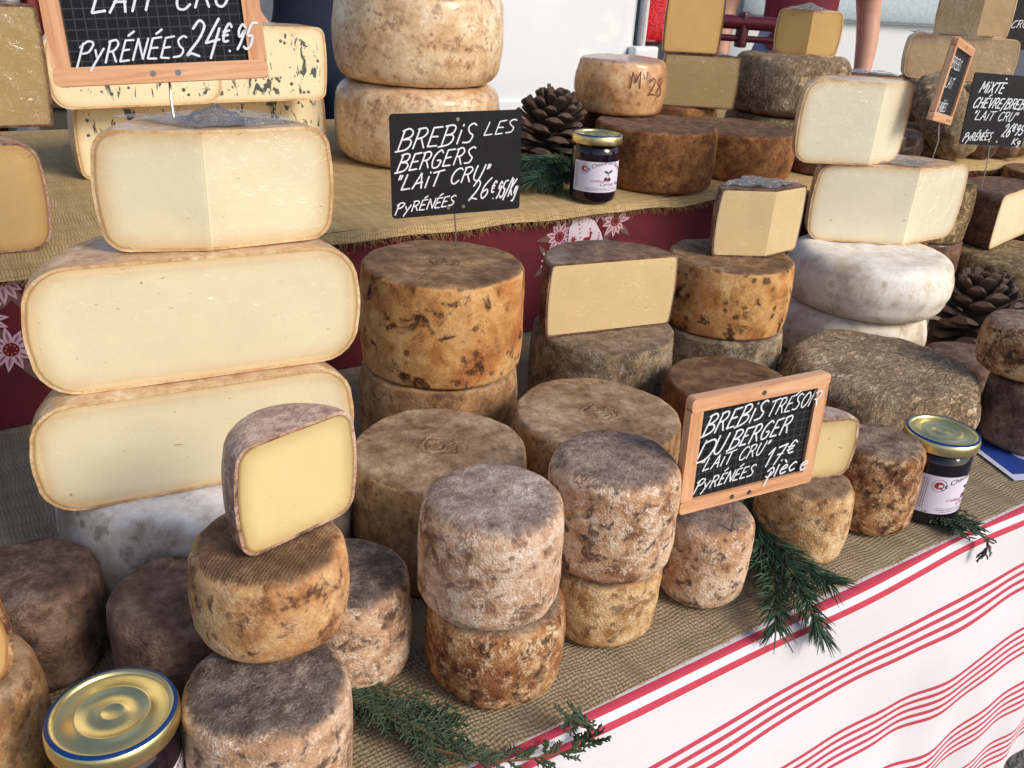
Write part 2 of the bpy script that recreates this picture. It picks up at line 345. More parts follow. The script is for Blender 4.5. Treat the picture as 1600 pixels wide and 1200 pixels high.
MT['p_orange'] = paste('paste_orange', (224, 186, 124), (192, 142, 84), .010, film=.3)
MT['p_olive'] = paste('paste_olive', (178, 150, 98), (150, 122, 76), .006, film=.9, streak=1.0)
MT['p_tan'] = paste('paste_tan', (190, 156, 112), (170, 136, 96), .008, film=.9, streak=.9)
MT['p_blue'] = paste('paste_blue', (236, 220, 180), (208, 172, 122), .008, blue=True, film=.35)

MT['burlap_low'] = burlap('burlap_lower', (178, 160, 132), (148, 130, 104), .0040)
MT['burlap_up'] = burlap('burlap_upper', (204, 174, 126), (172, 142, 98), .0038)
MT['jute'] = plain('jute_fibre', (178, 146, 98), .9, vscale=200)
MT['steel'] = plain('steel', (168, 164, 158), .32, 1.0, bump=.05)
MT['alu'] = plain('aluminium', (196, 194, 194), .35, .9, bump=.05)
MT['lettering'] = plain('chalk_marker', (226, 228, 234), .6, var=.1, vscale=400, bump=.1)
MT['stem'] = plain('twig', (104, 78, 48), .85, vscale=300, bump=.3)
MT['needle'] = plain('spruce_needle', (70, 98, 74), .5, var=.45, vscale=70, bump=0)
MT['cypress'] = plain('cypress_leaf', (62, 78, 54), .6, var=.45, vscale=60, bump=0)
MT['cone'] = plain('pine_cone_scale', (82, 64, 52), .75, var=.5, vscale=160, bump=.4)
MT['conecore'] = plain('pine_cone_core', (44, 32, 26), .9, bump=.3)

def slate(name, grid):
    m = NT(name); c = m.coord(False)
    col = m.ramp(m.noise(c, 40, 5), [(.3, s2l((22, 22, 24))), (.7, s2l((30, 30, 33)))])
    if grid:
        s = m.n('ShaderNodeSeparateXYZ'); m.set(s.inputs[0], c)
        f = None
        for k in (0, 2):
            q = m.math('ABSOLUTE', m.math('SUBTRACT', m.math('FRACT', m.math('DIVIDE', s.outputs[k], .0078)), .5))
            q = m.ss(q, .43, .47); f = q if f is None else m.math('MAXIMUM', f, q)
        col = m.mix(m.math('MULTIPLY', f, .55), col, s2l((84, 86, 90)))
    m.p(Base_Color=col, Roughness=.6, Normal=m.bump(m.noise(c, 600, 3), .08, .001)); m.b.inputs['Specular IOR Level'].default_value = .22; return m.m
MT['slate'] = slate('black_board', False); MT['slate_grid'] = slate('black_board_grid', True)
def wood(name, axis):
    m = NT(name); c = m.coord()
    sc = (6, 90, 90) if axis == 'x' else (90, 90, 6)
    n = m.noise(m.scale(c, sc), 1.0, 5, .6, 1.4); g = m.noise(m.scale(c, tuple(v * 4 for v in sc)), 1.0, 3)
    col = m.ramp(n, [(.30, s2l((196, 132, 90))), (.5, s2l((222, 164, 120))), (.7, s2l((236, 188, 148)))])
    col = m.mix(.3, col, m.mix(g, (.3, .3, .3), (.7, .7, .7)), 'SOFT_LIGHT')
    m.p(Base_Color=col, Roughness=.5, Normal=m.bump(n, .15, .001), Coat_Weight=.15); return m.m
MT['wood_x'] = wood('pine_frame', 'x'); MT['wood_z'] = wood('pine_frame_upright', 'z')
# ------------------------------------------------------------------ setting
SHZ, SHY, TFY = .171, .915, .345      # riser height, riser front, table front (working units)
m = NT('asphalt'); c = m.coord(False)
m.p(Base_Color=m.mix(m.ss(m.vor(c, 90), .10, .5), m.ramp(m.noise(c, 30, 6, .7), [(.3, (.035, .035, .037)), (.7, (.075, .073, .072))]), (.16, .155, .15)), Roughness=.9,
    Normal=m.bump(m.math('ADD', m.noise(c, 160, 4), m.vor(c, 90)), .9, .006)); MT['asphalt'] = m.m
g = mesh('ground', [(-150, -150, 0), (150, -150, 0), (150, 150, 0), (-150, 150, 0)], [(0, 1, 2, 3)], MT['asphalt'], False)
tag(g, 'grey asphalt of the market street', kind='structure')

MT['tablewood'] = plain('table_board', (150, 118, 84), .7, vscale=30, bump=.2)
t = empty('trestle_table', W(.6, .8, -TZ / K)); tag(t, 'trestle table under the striped cloth', 'table')
mb = MB(); mb.box((.25, .255, TZ - .026), (3.45, 1.60, .028)); mb.build('table_top', MT['tablewood'], t, False)
for sx in (-1.2, 1.2):
    for sy in (-.35, .55):
        mb = MB(); mb.box((sx, sy, (TZ - .03) / 2), (.05, .05, TZ - .03)); mb.build('leg', MT['tablewood'], t, False)

# striped cloth: flat on the table, rolling over the edge and hanging in soft folds
red_m = plain('cloth_red_stripe', (196, 62, 84), .85, var=.08, vscale=300, bump=.1)
wh_m = plain('cloth_white', (228, 222, 227), .85, var=.02, vscale=300, bump=.12)
bands = [(-.0135, -.0065), (-.0005, .0065)] + [(.0585 + i * .0115, .0585 + i * .0115 + .0052) for i in range(4)]
for st in (.152, .238, .318): bands += [(st + i * .0098, st + i * .0098 + .0044) for i in range(5)]
VEND = .385; CLZ = -.0042
rows = sorted(set([-.14, -.05, -.02, -.016, -.010, -.003, .003] + [b for p in bands for b in p] + [i * .012 for i in range(1, 34)] + [VEND]))
rows = [r for i, r in enumerate(rows) if i == 0 or r - rows[i - 1] > 1e-4]
def cloth_pt(x, v):
    if v < -.012: return Vector((x, TFY - .010 + (-v - .012), CLZ))
    rr = .010
    if v < .004:
        a = (v + .012) / .016 * math.pi / 2
        y, z = TFY - .010 - rr * math.sin(a), CLZ - rr * (1 - math.cos(a))
    else:
        y, z = TFY - .020, CLZ - rr - (v - .004)
    k = max(0, min(1, v / .30)); k = k * k * (3 - 2 * k)
    f = .5 * math.sin(x * 15 + 1.1) + .32 * math.sin(x * 31 + .4 + v * 5) + .2 * math.sin(x * 57 + v * 9)
    right = max(0, min(1, (x - .62) / .22))
    f += right * (.45 * math.sin(x * 34 + v * 6) + .2 * math.sin(x * 71 - v * 8))
    y -= k * (.016 + .008 * f) + .006 * (noise.noise((x * 6, v * 9, 3)))
    z += k * .010 * math.sin(x * 13 + .8) + right * .010 * k * math.sin(x * 21 + 2)
    return Vector((x, y, z))
NX = 260; xs = [-.6 + 2.75 * i / NX for i in range(NX + 1)]
V = [W(cloth_pt(x, v)) for v in rows for x in xs]; F = []; mi = []
for j in range(len(rows) - 1):
    mid = (rows[j] + rows[j + 1]) / 2; red = any(a <= mid <= b for a, b in bands)
    for i in range(NX):
        F.append((j * (NX + 1) + i, (j + 1) * (NX + 1) + i, (j + 1) * (NX + 1) + i + 1, j * (NX + 1) + i + 1)); mi.append(1 if red else 0)
o = mesh('striped_tablecloth', V, F, wh_m); o.data.materials.append(red_m)
for p, k in zip(o.data.polygons, mi): p.material_index = k
tag(o, 'white tablecloth with groups of thin red stripes hanging over the table front', 'tablecloth')

def sheet(name, x0, x1, y0, y1, z, nx, ny, mat, amp, seed, parent=None, drop=0, edge=None):
    V = []; F = []
    for j in range(ny + 1):
        for i in range(nx + 1):
            x = x0 + (x1 - x0) * i / nx; y = y0 + (y1 - y0) * j / ny
            zz_ = z + amp * (noise.noise((x * 9, y * 9, seed)) + .5 * noise.noise((x * 25, y * 25, seed)) + .8)
            if j == 0 and edge: y += edge(x)
            if drop and j <= 2:
                zz_ = z - drop * (1 - j / 3) ** 1.3 * (1 + .35 * noise.noise((x * 14, 0, seed))); y = y0 + (.0 if j == 0 else .001 * j) - .002 + .006 * (j / 3)
            V.append(Vector((x, y, zz_)))
    for j in range(ny):
        for i in range(nx):
            F.append((j * (nx + 1) + i, j * (nx + 1) + i + 1, (j + 1) * (nx + 1) + i + 1, (j + 1) * (nx + 1) + i))
    return mesh(name, [W(v) for v in V], F, mat, parent=parent), V

def fringe(name, pts, parent, L=.016, per=5, down=1.0, seed=1):
    r = random.Random(seed); mb = MB()
    for a, b in zip(pts, pts[1:]):
        for k in range(per):
            p = a.lerp(b, r.random()) + Vector((0, .003, 0)); l = L * r.uniform(.35, 1.25)
            d = Vector((r.uniform(-.9, .9), -r.uniform(.5, 1), -down * r.uniform(.3, 1.1))).normalized(); q = [p]; n = 4
            for s in range(1, n + 1):
                d = (d + Vector((r.uniform(-.5, .5), r.uniform(-.3, .2), r.uniform(-.5, .35) * down))).normalized(); q.append(q[-1] + d * l / n)
            mb.tube([W(v) for v in q], [.00045 * (1 - .5 * s / n) for s in range(n + 1)], 3, False)
    o = mb.build(name, MT['jute'], parent, True, None); o['kind'] = 'stuff'; return o

def fe(x): return .004 * noise.noise((x * 5, 1, 0)) + .0016 * noise.noise((x * 30, 1, 0))
br = empty('burlap_runner', W(0, TFY, 0)); tag(br, 'grey beige burlap runner lying on the lower table under the cheeses', 'burlap cloth')
o, V = sheet('woven_cloth', -.6, 2.15, TFY - .008, SHY + .06, -.0012, 180, 40, MT['burlap_low'], .0007, 3, None, 0, fe); 
o.parent = br; o.matrix_parent_inverse = Matrix.Translation(-br.location)
e = fringe('frayed_edge', [V[i] for i in range(0, 181)], None, .0050, 6, .3, 5); e.parent = br; e.matrix_parent_inverse = Matrix.Translation(-br.location)

# riser with its burgundy cover
mb = MB(); c0, c1 = W(-.6, SHY + .012, .004), W(2.15, 1.60, SHZ - .008)
mb.box((c0 + c1) / 2, c1 - c0); o = mb.build('display_riser', MT['tablewood'], None, False)
tag(o, 'wooden riser hidden under the burgundy cover', 'riser')
def ry(x, z): return SHY + .0035 * math.sin(x * 11 + 1) * (1 - .5 * z / SHZ) + .002 * math.sin(x * 27 + z * 12)
m = NT('burgundy_cloth'); c = m.coord(False)
m.p(Base_Color=m.ramp(m.noise(c, 25, 4), [(.3, s2l((88, 7, 22))), (.7, s2l((108, 10, 28)))]), Roughness=.8, Normal=m.bump(m.noise(m.scale(c, (900, 900, 900)), 1, 2), .3, .0006), Sheen_Weight=.15); MT['burg'] = m.m
V = []; F = []; nx = 160; nz = 14
for j in range(nz + 1):
    for i in range(nx + 1):
        x = -.62 + 2.8 * i / nx; z = SHZ * (1 - j / nz) if j else SHZ; V.append(W(x, ry(x, z), max(.002, z - .004)))
for j in range(nz):
    for i in range(nx): F.append((j * (nx + 1) + i, (j + 1) * (nx + 1) + i, (j + 1) * (nx + 1) + i + 1, j * (nx + 1) + i + 1))
n0 = len(V)
for i in range(nx + 1): V.append(W(-.62 + 2.8 * i / nx, 1.62, SHZ - .004))
for i in range(nx): F.append((i, i + 1, n0 + i + 1, n0 + i))
rc = empty('burgundy_cover', W(0, SHY, 0)); tag(rc, 'burgundy cloth with white mountain flower print covering the riser front', 'tablecloth')
o = mesh('cloth', V, F, MT['burg'], parent=None); o.parent = rc; o.matrix_parent_inverse = Matrix.Translation(-rc.location)

# printed motifs: flat shapes laid on the cloth
class Print:
    def __init__(s): s.lay = {}
    def poly(s, pts, lay):
        s.lay.setdefault(lay, []).append(pts)
    def leaf(s, c, a, l, w_, lay, b=0):
        P = []
        for k in range(13):
            t = k / 12; P.append((l * t, w_ * math.sin(math.pi * t ** .8) * (1 - .25 * t)))
        P = P + [(x, -y) for x, y in P[-2:0:-1]]
        ca, sa = math.cos(a), math.sin(a)
        s.poly([(c[0] + (x + b) * ca - y * sa, c[1] + (x + b) * sa + y * ca) for x, y in P], lay)
    def disc(s, c, r, lay, n=14, sx=1): s.poly([(c[0] + r * sx * math.cos(2 * math.pi * k / n), c[1] + r * math.sin(2 * math.pi * k / n)) for k in range(n)], lay)
    def flower(s, c, R, n=11, seed=0):
        r = random.Random(seed)
        for k in range(n):
            a = 2 * math.pi * (k + r.uniform(-.2, .2)) / n; l = R * r.uniform(.72, 1.05)
            s.leaf(c, a, l * .8, R * .17, 0, R * .22); s.leaf(c, a, l * .5, R * .055, 1, R * .32)
        s.disc(c, R * .30, 2)
        for k in range(8): s.disc((c[0] + R * .2 * math.cos(k * .785), c[1] + R * .2 * math.sin(k * .785)), R * .035, 3, 6)
pm = {0: plain('print_pale_pink', (222, 178, 190), .85, var=.05), 1: plain('print_mauve', (150, 96, 112), .85), 2: plain('print_dark_red', (116, 12, 26), .85),
      3: plain('print_gold', (206, 146, 96), .85), 4: plain('print_white', (230, 214, 222), .85), 5: plain('print_red', (158, 18, 34), .85), 6: plain('print_grey_leaf', (120, 84, 80), .85)}
order = {6: .0006, 0: .0009, 1: .0012, 2: .0015, 3: .0018, 4: .0021, 5: .0025}
def put_print(pr, name):
    for lay, polys in pr.lay.items():
        mb = MB()
        for q, P in enumerate(polys):
            if max(z for x, z in P) > SHZ - .010: continue
            mb.add([W(x, ry(x, z) - order[lay] - .000006 * q, z) for x, z in P], [tuple(range(len(P)))])
        if not mb.v: continue
        o = mb.build(name, pm[lay], None, False); o['kind'] = 'stuff'; o.parent = rc; o.matrix_parent_inverse = Matrix.Translation(-rc.location)
def xz(px, py): p = ony(px, py, SHY); return (p.x, p.z)
def chamois(pr, c, s):
    body = [(-.5, -.1), (-.42, .22), (-.1, .3), (.22, .28), (.3, .6), (.2, .78), (.42, .86), (.62, .7), (.5, .5), (.46, .1), (.3, -.12), (-.2, -.15)]
    pr.poly([(c[0] + x * s, c[1] + y * s) for x, y in body], 5)
    for x in (-.42, -.25, .2, .38): pr.poly([(c[0] + (x - .05) * s, c[1] - .1 * s), (c[0] + (x + .07) * s, c[1] - .1 * s), (c[0] + (x + .05) * s, c[1] - .62 * s), (c[0] + (x - .03) * s, c[1] - .62 * s)], 5)
    pr.poly([(c[0] + x * s, c[1] + y * s) for x, y in [(.3, .84), (.36, 1.2), (.12, 1.25), (.1, 1.17), (.28, 1.13), (.24, .84)]], 5)
def motif(px, py, s):
    cx, cz = xz(px, py); pr = Print()
    for dx, dz, R, sd_ in ((-.040, -.012, .024, 1), (.048, .002, .024, 2), (.020, .022, .020, 3), (-.020, .024, .019, 4), (-.05, -.045, .022, 5), (.045, -.045, .022, 6)):
        for a in (2.2, 3.6, 5.0, .4): pr.leaf((cx + dx * s, cz + dz * s), a + sd_, R * 1.25 * s, R * .2 * s, 6, R * .3)
        pr.flower((cx + dx * s, cz + dz * s), R * s, 11, sd_)
    sh = [(-.026, -.05), (-.026, -.002), (-.018, .012), (-.002, .013), (.014, .005), (.026, -.012), (.034, -.03), (.03, -.05), (.0, -.066)]
    pr.poly([(cx + x * s, cz + y * s) for x, y in sh], 4)
    for k in range(9): pr.disc((cx + (-.012 + .0012 * k) * s, cz + (.008 - .006 * k) * s), .0013 * s, 5, 6)
    for k in range(6): pr.leaf((cx - .018 * s, cz - .018 * s), k * 1.047, .006 * s, .0012 * s, 5)
    for k in range(7): pr.disc((cx + (.022 + .001 * (k % 2)) * s, cz + (-.012 - .004 * k) * s), .0012 * s, 5, 5)
    chamois(pr, (cx + .004 * s, cz - .020 * s), .013 * s)
    put_print(pr, 'printed_motif')
motif(915, 352, 1.0)
pr = Print()
for (px, py, R, sd_) in ((2, 438, .024, 11), (18, 548, .024, 12), (-30, 500, .024, 13)):
    c_ = xz(px, py)
    for a in (.6, 2.0, 3.9, 5.2): pr.leaf(c_, a, R * 1.4, R * .22, 6, R * .4)
    pr.flower(c_, R, 11, sd_)
c_ = xz(45, 432); pr.poly([(c_[0] - .007, c_[1] - .010), (c_[0] + .03, c_[1] - .010), (c_[0] + .03, c_[1] + .012), (c_[0] - .007, c_[1] + .012)], 4)
put_print(pr, 'printed_motif')

bu = empty('burlap_cover', W(0, SHY, SHZ)); tag(bu, 'golden burlap with frayed edge lying on top of the burgundy riser', 'burlap cloth')
o, V = sheet('woven_cloth', -.6, 2.15, SHY - .010, 1.60, SHZ - .0012, 180, 36, MT['burlap_up'], .0009, 8, None, .013)
o.parent = bu; o.matrix_parent_inverse = Matrix.Translation(-bu.location)
e = fringe('frayed_edge', [V[i] for i in range(0, 181)], None, .012, 12, 1.0, 9); e.parent = bu; e.matrix_parent_inverse = Matrix.Translation(-bu.location)

# ------------------------------------------------------------------ cheeses
def prof(r, h, c, b, n=6, ns=6):
    c = min(c, h * .46); b = b * max(0, min(1, (h - 2 * c) / h * 2)); P = []
    for i in range(n + 1):
        a = -math.pi / 2 + math.pi / 2 * i / n; P.append((r - b - c + c * math.cos(a), c + c * math.sin(a)))
    for i in range(1, ns):
        t_ = i / ns; P.append((r - b * (2 * t_ - 1) ** 2, c + (h - 2 * c) * t_))
    for i in range(n + 1):
        a = math.pi / 2 * i / n; P.append((r - b - c + c * math.cos(a), h - c + c * math.sin(a)))
    return P
def wobble(p, nrm, seed, amp):
    q = (p.x * 22 + seed * 7.3, p.y * 22, p.z * 22); q2 = (p.x * 75, p.y * 75 + seed, p.z * 75)
    return p + nrm * amp * (noise.noise(q) * 1.0 + noise.noise(q2) * .45)
SEED = [0]
def wheel(name, label, X, Y, z, r, h, c, b, mat, amp=.0022, rot=(0, 0, 0), group=None, n=80, dome=0.0):
    SEED[0] += 1; sd_ = SEED[0]; r, h, c, b = r * K, h * K, c * K, b * K
    P = prof(r, h, c, b); rc_ = P[0][0]
    lo = [(rc_ * t_, 0) for t_ in (.02, .3, .6, .85)]; hi = [(rc_ * t_, h) for t_ in (.94, .82, .66, .48, .3, .14, .03)]
    P = lo + P + hi; V = []; F = []; NR = []
    for i in range(len(P)):
        d0, d1 = P[max(i - 1, 0)], P[min(i + 1, len(P) - 1)]; dx, dz = d1[0] - d0[0], d1[1] - d0[1]; l_ = math.hypot(dx, dz) or 1; NR.append((dz / l_, -dx / l_))
    ell = 1 + .012 * noise.noise((sd_ * 1.7, 0, 0)); sk = .012 * noise.noise((sd_ * 2.1, 5, 0))
    for i, (pr_, pz) in enumerate(P):
        for k in range(n):
            a = 2 * math.pi * k / n; p = Vector((pr_ * math.cos(a) * ell, pr_ * math.sin(a) / ell, pz))
            t_ = pz / h; nr = Vector((NR[i][0] * math.cos(a), NR[i][0] * math.sin(a), NR[i][1])) if t_ > .06 else Vector((math.cos(a), math.sin(a), 0)) * (1 if pr_ > rc_ else 0)
            p = wobble(p, nr, sd_, amp)
            if t_ > .5 and dome: p.z += dome * (1 - (pr_ / r) ** 2)
            p.x += sk * p.z
            V.append(p)
    for i in range(len(P) - 1):
        for k in range(n): F.append((i * n + k, i * n + (k + 1) % n, (i + 1) * n + (k + 1) % n, (i + 1) * n + k))
    F.append(tuple(range(n))[::-1]); m_ = (len(P) - 1) * n; F.append(tuple(m_ + k for k in range(n)))
    o = mesh(name, V, F, MT[mat]); o.location = W(X, Y, z); o.rotation_euler = [rad(a) for a in rot]
    return tag(o, label, 'cheese', group)

def piece(name, label, T, z, h, aB, aA, rB, rA, c, rm, pm_, b=.002, amp=.0010, rot=(0, 0, 0), thick=.0022, group=None, lift=0):
    """a cut cheese: tip T, cut faces along the directions aB and aA, rind between them"""
    SEED[0] += 1; sd_ = SEED[0]; h, c, b, rA, rB = h * K, c * K, b * K, rA * K, rB * K; t = thick * K
    e = empty(name, W(T[0], T[1], z + lift), [rad(a) for a in rot]); tag(e, label, 'cheese', group)
    aB, aA = rad(aB), rad(aA); n = max(10, int(abs(aA - aB) / rad(4)))
    def ring(q, ins):
        R = rB + (rA - rB) * q
        P = prof(R - ins, h - 2 * ins, max(.002, c - ins), b); P = [(x, zz_ + ins) for x, zz_ in P]
        rc_ = P[0][0]
        return [(rc_ * f, ins) for f in (0, .35, .7)] + P + [(rc_ * f, h - ins) for f in (.92, .75, .55, .35, .15, 0)]
    V = []; F = []; m_ = None
    for i in range(n + 1):
        q = i / n; a = aB + (aA - aB) * q; P = ring(q, 0); m_ = len(P); fade = min(1, min(i, n - i) / 2)
        for j, (pr_, pz) in enumerate(P):
            p = Vector((pr_ * math.cos(a), pr_ * math.sin(a), pz)); tz = pz / h
            if tz > .85: nr = Vector((0, 0, 1))
            elif tz < .1: nr = Vector((0, 0, 0))
            else: nr = Vector((math.cos(a), math.sin(a), 0))
            if pr_ > 1e-6: p = wobble(p, nr, sd_, amp * (.35 + .65 * fade))
            V.append(p)
    for i in range(n):
        for j in range(m_ - 1): F.append((i * m_ + j, i * m_ + j + 1, (i + 1) * m_ + j + 1, (i + 1) * m_ + j)[::-1])
    for i, q in ((0, 0), (n, 1)):       # rim of the rind on the cut faces
        a = aB + (aA - aB) * q; b0 = len(V)
        for pr_, pz in ring(q, t): V.append(Vector((pr_ * math.cos(a), pr_ * math.sin(a), pz)))
        for j in range(m_ - 1):
            f = (i * m_ + j, i * m_ + j + 1, b0 + j + 1, b0 + j); F.append(f if i == 0 else f[::-1])
    mesh('rind', V, F, MT[rm], parent=e, sharp=50)
    # paste: two cut faces a hair proud of the rind edge, closed behind
    V = []; F = []; rim = []
    side = Vector((0, 0, 0))
    us = [0, .12, .25, .4, .55, .7, .8, .88, .94, .975, 1.0]
    for q, sg in ((0, 1), (1, -1)):
        a = aB + (aA - aB) * q; d = Vector((math.cos(a), math.sin(a), 0)); nr = Vector((math.sin(a), -math.cos(a), 0)) * sg
        R = rB + (rA - rB) * q
        P = prof(R - t, h - 2 * t, max(.002, c - t), b); P = [(x, zz_ + t) for x, zz_ in P]; L = len(P); b0 = len(V)
        zc = [(t + (h - 2 * t) * (j / (L - 1))) for j in range(L)]
        for j, (px_, pz_) in enumerate(P):
            for u in us:
                x = px_ * u; zq = zc[j] + (pz_ - zc[j]) * u ** 2
                x = max(x, 0); bul = .0006 * noise.noise((x * 30 + sd_, zq * 30, q * 9))
                V.append(d * x + Vector((0, 0, zq)) + nr * (.0004 + bul * (1 if 0 < u < .9 else 0)))
                dd = min(zq, h - zq) if x < R - c else 1
                dd = min(dd, min(math.hypot(x - a_, zq - b_) for a_, b_ in P))
                rim.append(max(0, dd))
        for j in range(L - 1):
            for k in range(len(us) - 1):
                i0 = b0 + j * len(us) + k; f = (i0, i0 + 1, i0 + 1 + len(us), i0 + len(us)); F.append(f if sg == 1 else f[::-1])
    o = mesh('paste', V, F, MT[pm_], parent=e, sharp=40)
    at = o.data.attributes.new('rim', 'FLOAT', 'POINT'); at.data.foreach_set('value', rim)
    return e

def crumple(e, loc, r, h, seed, spike=1.0):
    """gathered cling film on top of a wrapped piece"""
    n = 40; rows_ = 9; V = []; F = []
    for j in range(rows_):
        t_ = j / (rows_ - 1)
        for k in range(n):
            a = 2 * math.pi * k / n; rr = r * (1 - t_) ** .9 * (1 + .28 * noise.noise((math.cos(a) * 2.2, math.sin(a) * 2.2, seed + t_ * 2)) + .16 * noise.noise((math.cos(a) * 6, math.sin(a) * 6, seed + 4 + t_ * 4))) + .0015
            z_ = h * t_ ** 1.6 * spike + .004 * noise.noise((math.cos(a) * 3, math.sin(a) * 3, seed + 9)) * (1 - t_) + .003 * noise.noise((k * .9, t_ * 5, seed))
            V.append(Vector((rr * math.cos(a), rr * math.sin(a), max(z_, .0006) if j else .0004)))
    for j in range(rows_ - 1):
        for k in range(n): F.append((j * n + k, j * n + (k + 1) % n, (j + 1) * n + (k + 1) % n, (j + 1) * n + k))
    o = mesh('plastic_wrap', V, F, FILM, parent=e); o.location = loc; return o
def wrap_sheet(e, pts, seed, amp=.003):
    """loose film lying over the top of a piece: pts = polygon grid corners (local metres)"""
    a, b_, c_, d = [Vector(p) for p in pts]; n = 22; V = []; F = []
    for j in range(n + 1):
        for i in range(n + 1):
            u, v = i / n, j / n; p = a.lerp(b_, u).lerp(d.lerp(c_, u), v)
            q = amp * (noise.noise((u * 5, v * 5, seed)) + .8 * abs(noise.noise((u * 13, v * 9, seed + 3))) + .5)
            V.append(p + Vector((0, 0, max(.0005, q))))
    for j in range(n):
        for i in range(n): F.append((j * (n + 1) + i, j * (n + 1) + i + 1, (j + 1) * (n + 1) + i + 1, (j + 1) * (n + 1) + i))
    return mesh('plastic_wrap', V, F, FILM, parent=e)

def face_film(e, ang, R_, h_, side, seed, amp=.0012, z0=.003, tilt=.6, u0=.02):
    """cling film stretched over a cut face, pulled into slanting creases"""
    R_, h_ = R_ * K, h_ * K; a = rad(ang); d = Vector((math.cos(a), math.sin(a), 0)); nr = Vector((math.sin(a), -math.cos(a), 0)) * side; nu, nv = 40, 26; V = []; F = []
    for j in range(nv + 1):
        for i in range(nu + 1):
            u, v = i / nu, j / nv; x = R_ * (u0 + (.97 - u0) * u); z_ = z0 + (h_ - 2 * z0) * v
            q = (x * 120 + z_ * 120 * tilt, (z_ - x * tilt) * 16, seed)
            w_ = max(0, noise.noise(q)) ** 1.4 * 1.6 + .5 * abs(noise.noise((x * 26, z_ * 26, seed + 5)))
            edge = min(1, 6 * min((u + .1) if u0 else 1, 1 - u, v, 1 - v) + .15) * (1 if u0 else min(1, 8 * u))
            V.append(d * x + Vector((0, 0, z_)) + nr * (.0012 + amp * .9 * w_ * edge))
    for j in range(nv):
        for i in range(nu):
            f = (j * (nu + 1) + i, j * (nu + 1) + i + 1, (j + 1) * (nu + 1) + i + 1, (j + 1) * (nu + 1) + i); F.append(f if side > 0 else f[::-1])
    return mesh('plastic_wrap', V, F, FILM2, parent=e)

S_ = (.0115, .0012); B_ = (.0045, .0025)
ST = 'small tommes on the lower table'
# front row, small tommes
wheel('small_tomme', 'small tomme with dark rust stains, lower of a stack of two near the cloth edge', .277, .401, 0, .0479, .0668, *S_, 'tomme_rust', group=ST)
wheel('small_tomme', 'small pale grey-topped tomme with a tan streak, upper of two', .269, .401, .0675, .0474, .0772, *S_, 'tomme_pale', group=ST)
wheel('small_tomme', 'small golden tomme under the dark-spotted one, lower of its stack', .375, .408, 0, .0436, .0617, *S_, 'tomme_gold', group=ST)
wheel('small_tomme', 'brown-topped small tomme with grey spots, upper of a stack of two', .373, .405, .0624, .0470, .0808, *S_, 'tomme_spot', group=ST)
wheel('small_tomme', 'small tomme with the wood-framed price sign pinned into its top', .470, .397, 0, .0367, .0746, *S_, 'tomme_spot', group=ST)
wheel('small_tomme', 'small tomme carrying a yellow cut half behind the framed sign', .589, .399, 0, .0400, .0700, *S_, 'tomme_gold', group=ST)
wheel('small_tomme', 'small mottled tomme standing between the jam jar and the tomme with a cut half', .683, .398, 0, .0400, .0828, *S_, 'tomme_rust', group=ST)
wheel('small_tomme', 'small tomme with blackish top and sandy side under the orange one', .111, .380, 0, .0470, .0830, *S_, 'tomme_dark', group=ST)
wheel('small_tomme', 'small dark brown tomme behind the jam jar, left of the orange one', .090, .488, 0, .0420, .0800, *S_, 'tomme_brown', group=ST)
wheel('small_tomme', 'small tomme with brown top between the orange one and the tall stack', .192, .456, 0, .0435, .0780, *S_, 'tomme_dark', group=ST)
wheel('small_tomme', 'small dark brown tomme beside the white grey wheel', .014, .560, 0, .0440, .0735, *S_, 'tomme_brown', group=ST)
wheel('small_tomme', 'small orange tomme carrying a cut half with mauve rind', .131, .424, .0838, .0452, .0590, *S_, 'orange')
wheel('small_tomme', 'brown lumpy tomme under an orange cut half, beside the jam jar', -.040, .470, 0, .050, .0800, *S_, 'tan_top', amp=.004)
wheel('small_tomme', 'small brown tomme on a blue leaflet, lower of a stack of two', .975, .412, .0015, .0480, .0775, *S_, 'tomme_brown')
wheel('small_tomme', 'small tomme with tan side and brown blotches, upper of the stack on the leaflet', .975, .433, .0792, .0500, .0560, *S_, 'tomme_rust')
wheel('small_tomme', 'flat brown tomme between the big crusty wheel and the pine cone', 1.040, .524, 0, .0530, .0500, *S_, 'tomme_brown')
# middle row, wheels
wheel('whole_cheese', 'tan wheel with mottled top lying behind the stacked small tommes', .311, .544, 0, .0723, .0968, *B_, 'tan_top')
wheel('whole_cheese', 'tan wheel with a cloth knot print in the middle of its flat top', .464, .536, 0, .0752, .0967, *B_, 'tan_top')
wheel('whole_cheese', 'brown wheel under the tall amber wheel with the black sign', .405, .715, 0, .0797, .0880, *B_, 'tan_top')
wheel('whole_cheese', 'tall amber wheel with dark blotches and a black sign pinned in it', .406, .714, .0888, .0796, .1000, *B_, 'amber')
wheel('whole_cheese', 'grey bloomed wheel under the cut half wheel with butter yellow face', .604, .703, 0, .0797, .0945, *B_, 'grey_fuzz')
wheel('whole_cheese', 'grey bloomed wheel under the amber wheel that carries a wrapped wedge', .770, .690, 0, .0780, .0800, *B_, 'grey_fuzz')
wheel('whole_cheese', 'amber wheel with dark mould patch carrying a wrapped wedge', .772, .688, .0807, .0731, .0796, *B_, 'amber')
wheel('whole_cheese', 'reddish brown wheel half hidden behind the wood-framed sign', .646, .550, 0, .0661, .0843, *B_, 'reddish')
wheel('whole_cheese', 'wide flat wheel with crusty furrowed brown rind', .866, .529, 0, .1085, .0700, .020, .004, 'crust', amp=.004, dome=.008)
wheel('whole_cheese', 'smooth white wheel, lower of a stack of two', 1.022, .690, 0, .1010, .0700, .019, .003, 'white')
wheel('whole_cheese', 'smooth white wheel, upper of a stack of two, carrying cut ivory wedges', 1.025, .679, .0702, .1054, .0733, .021, .004, 'white')
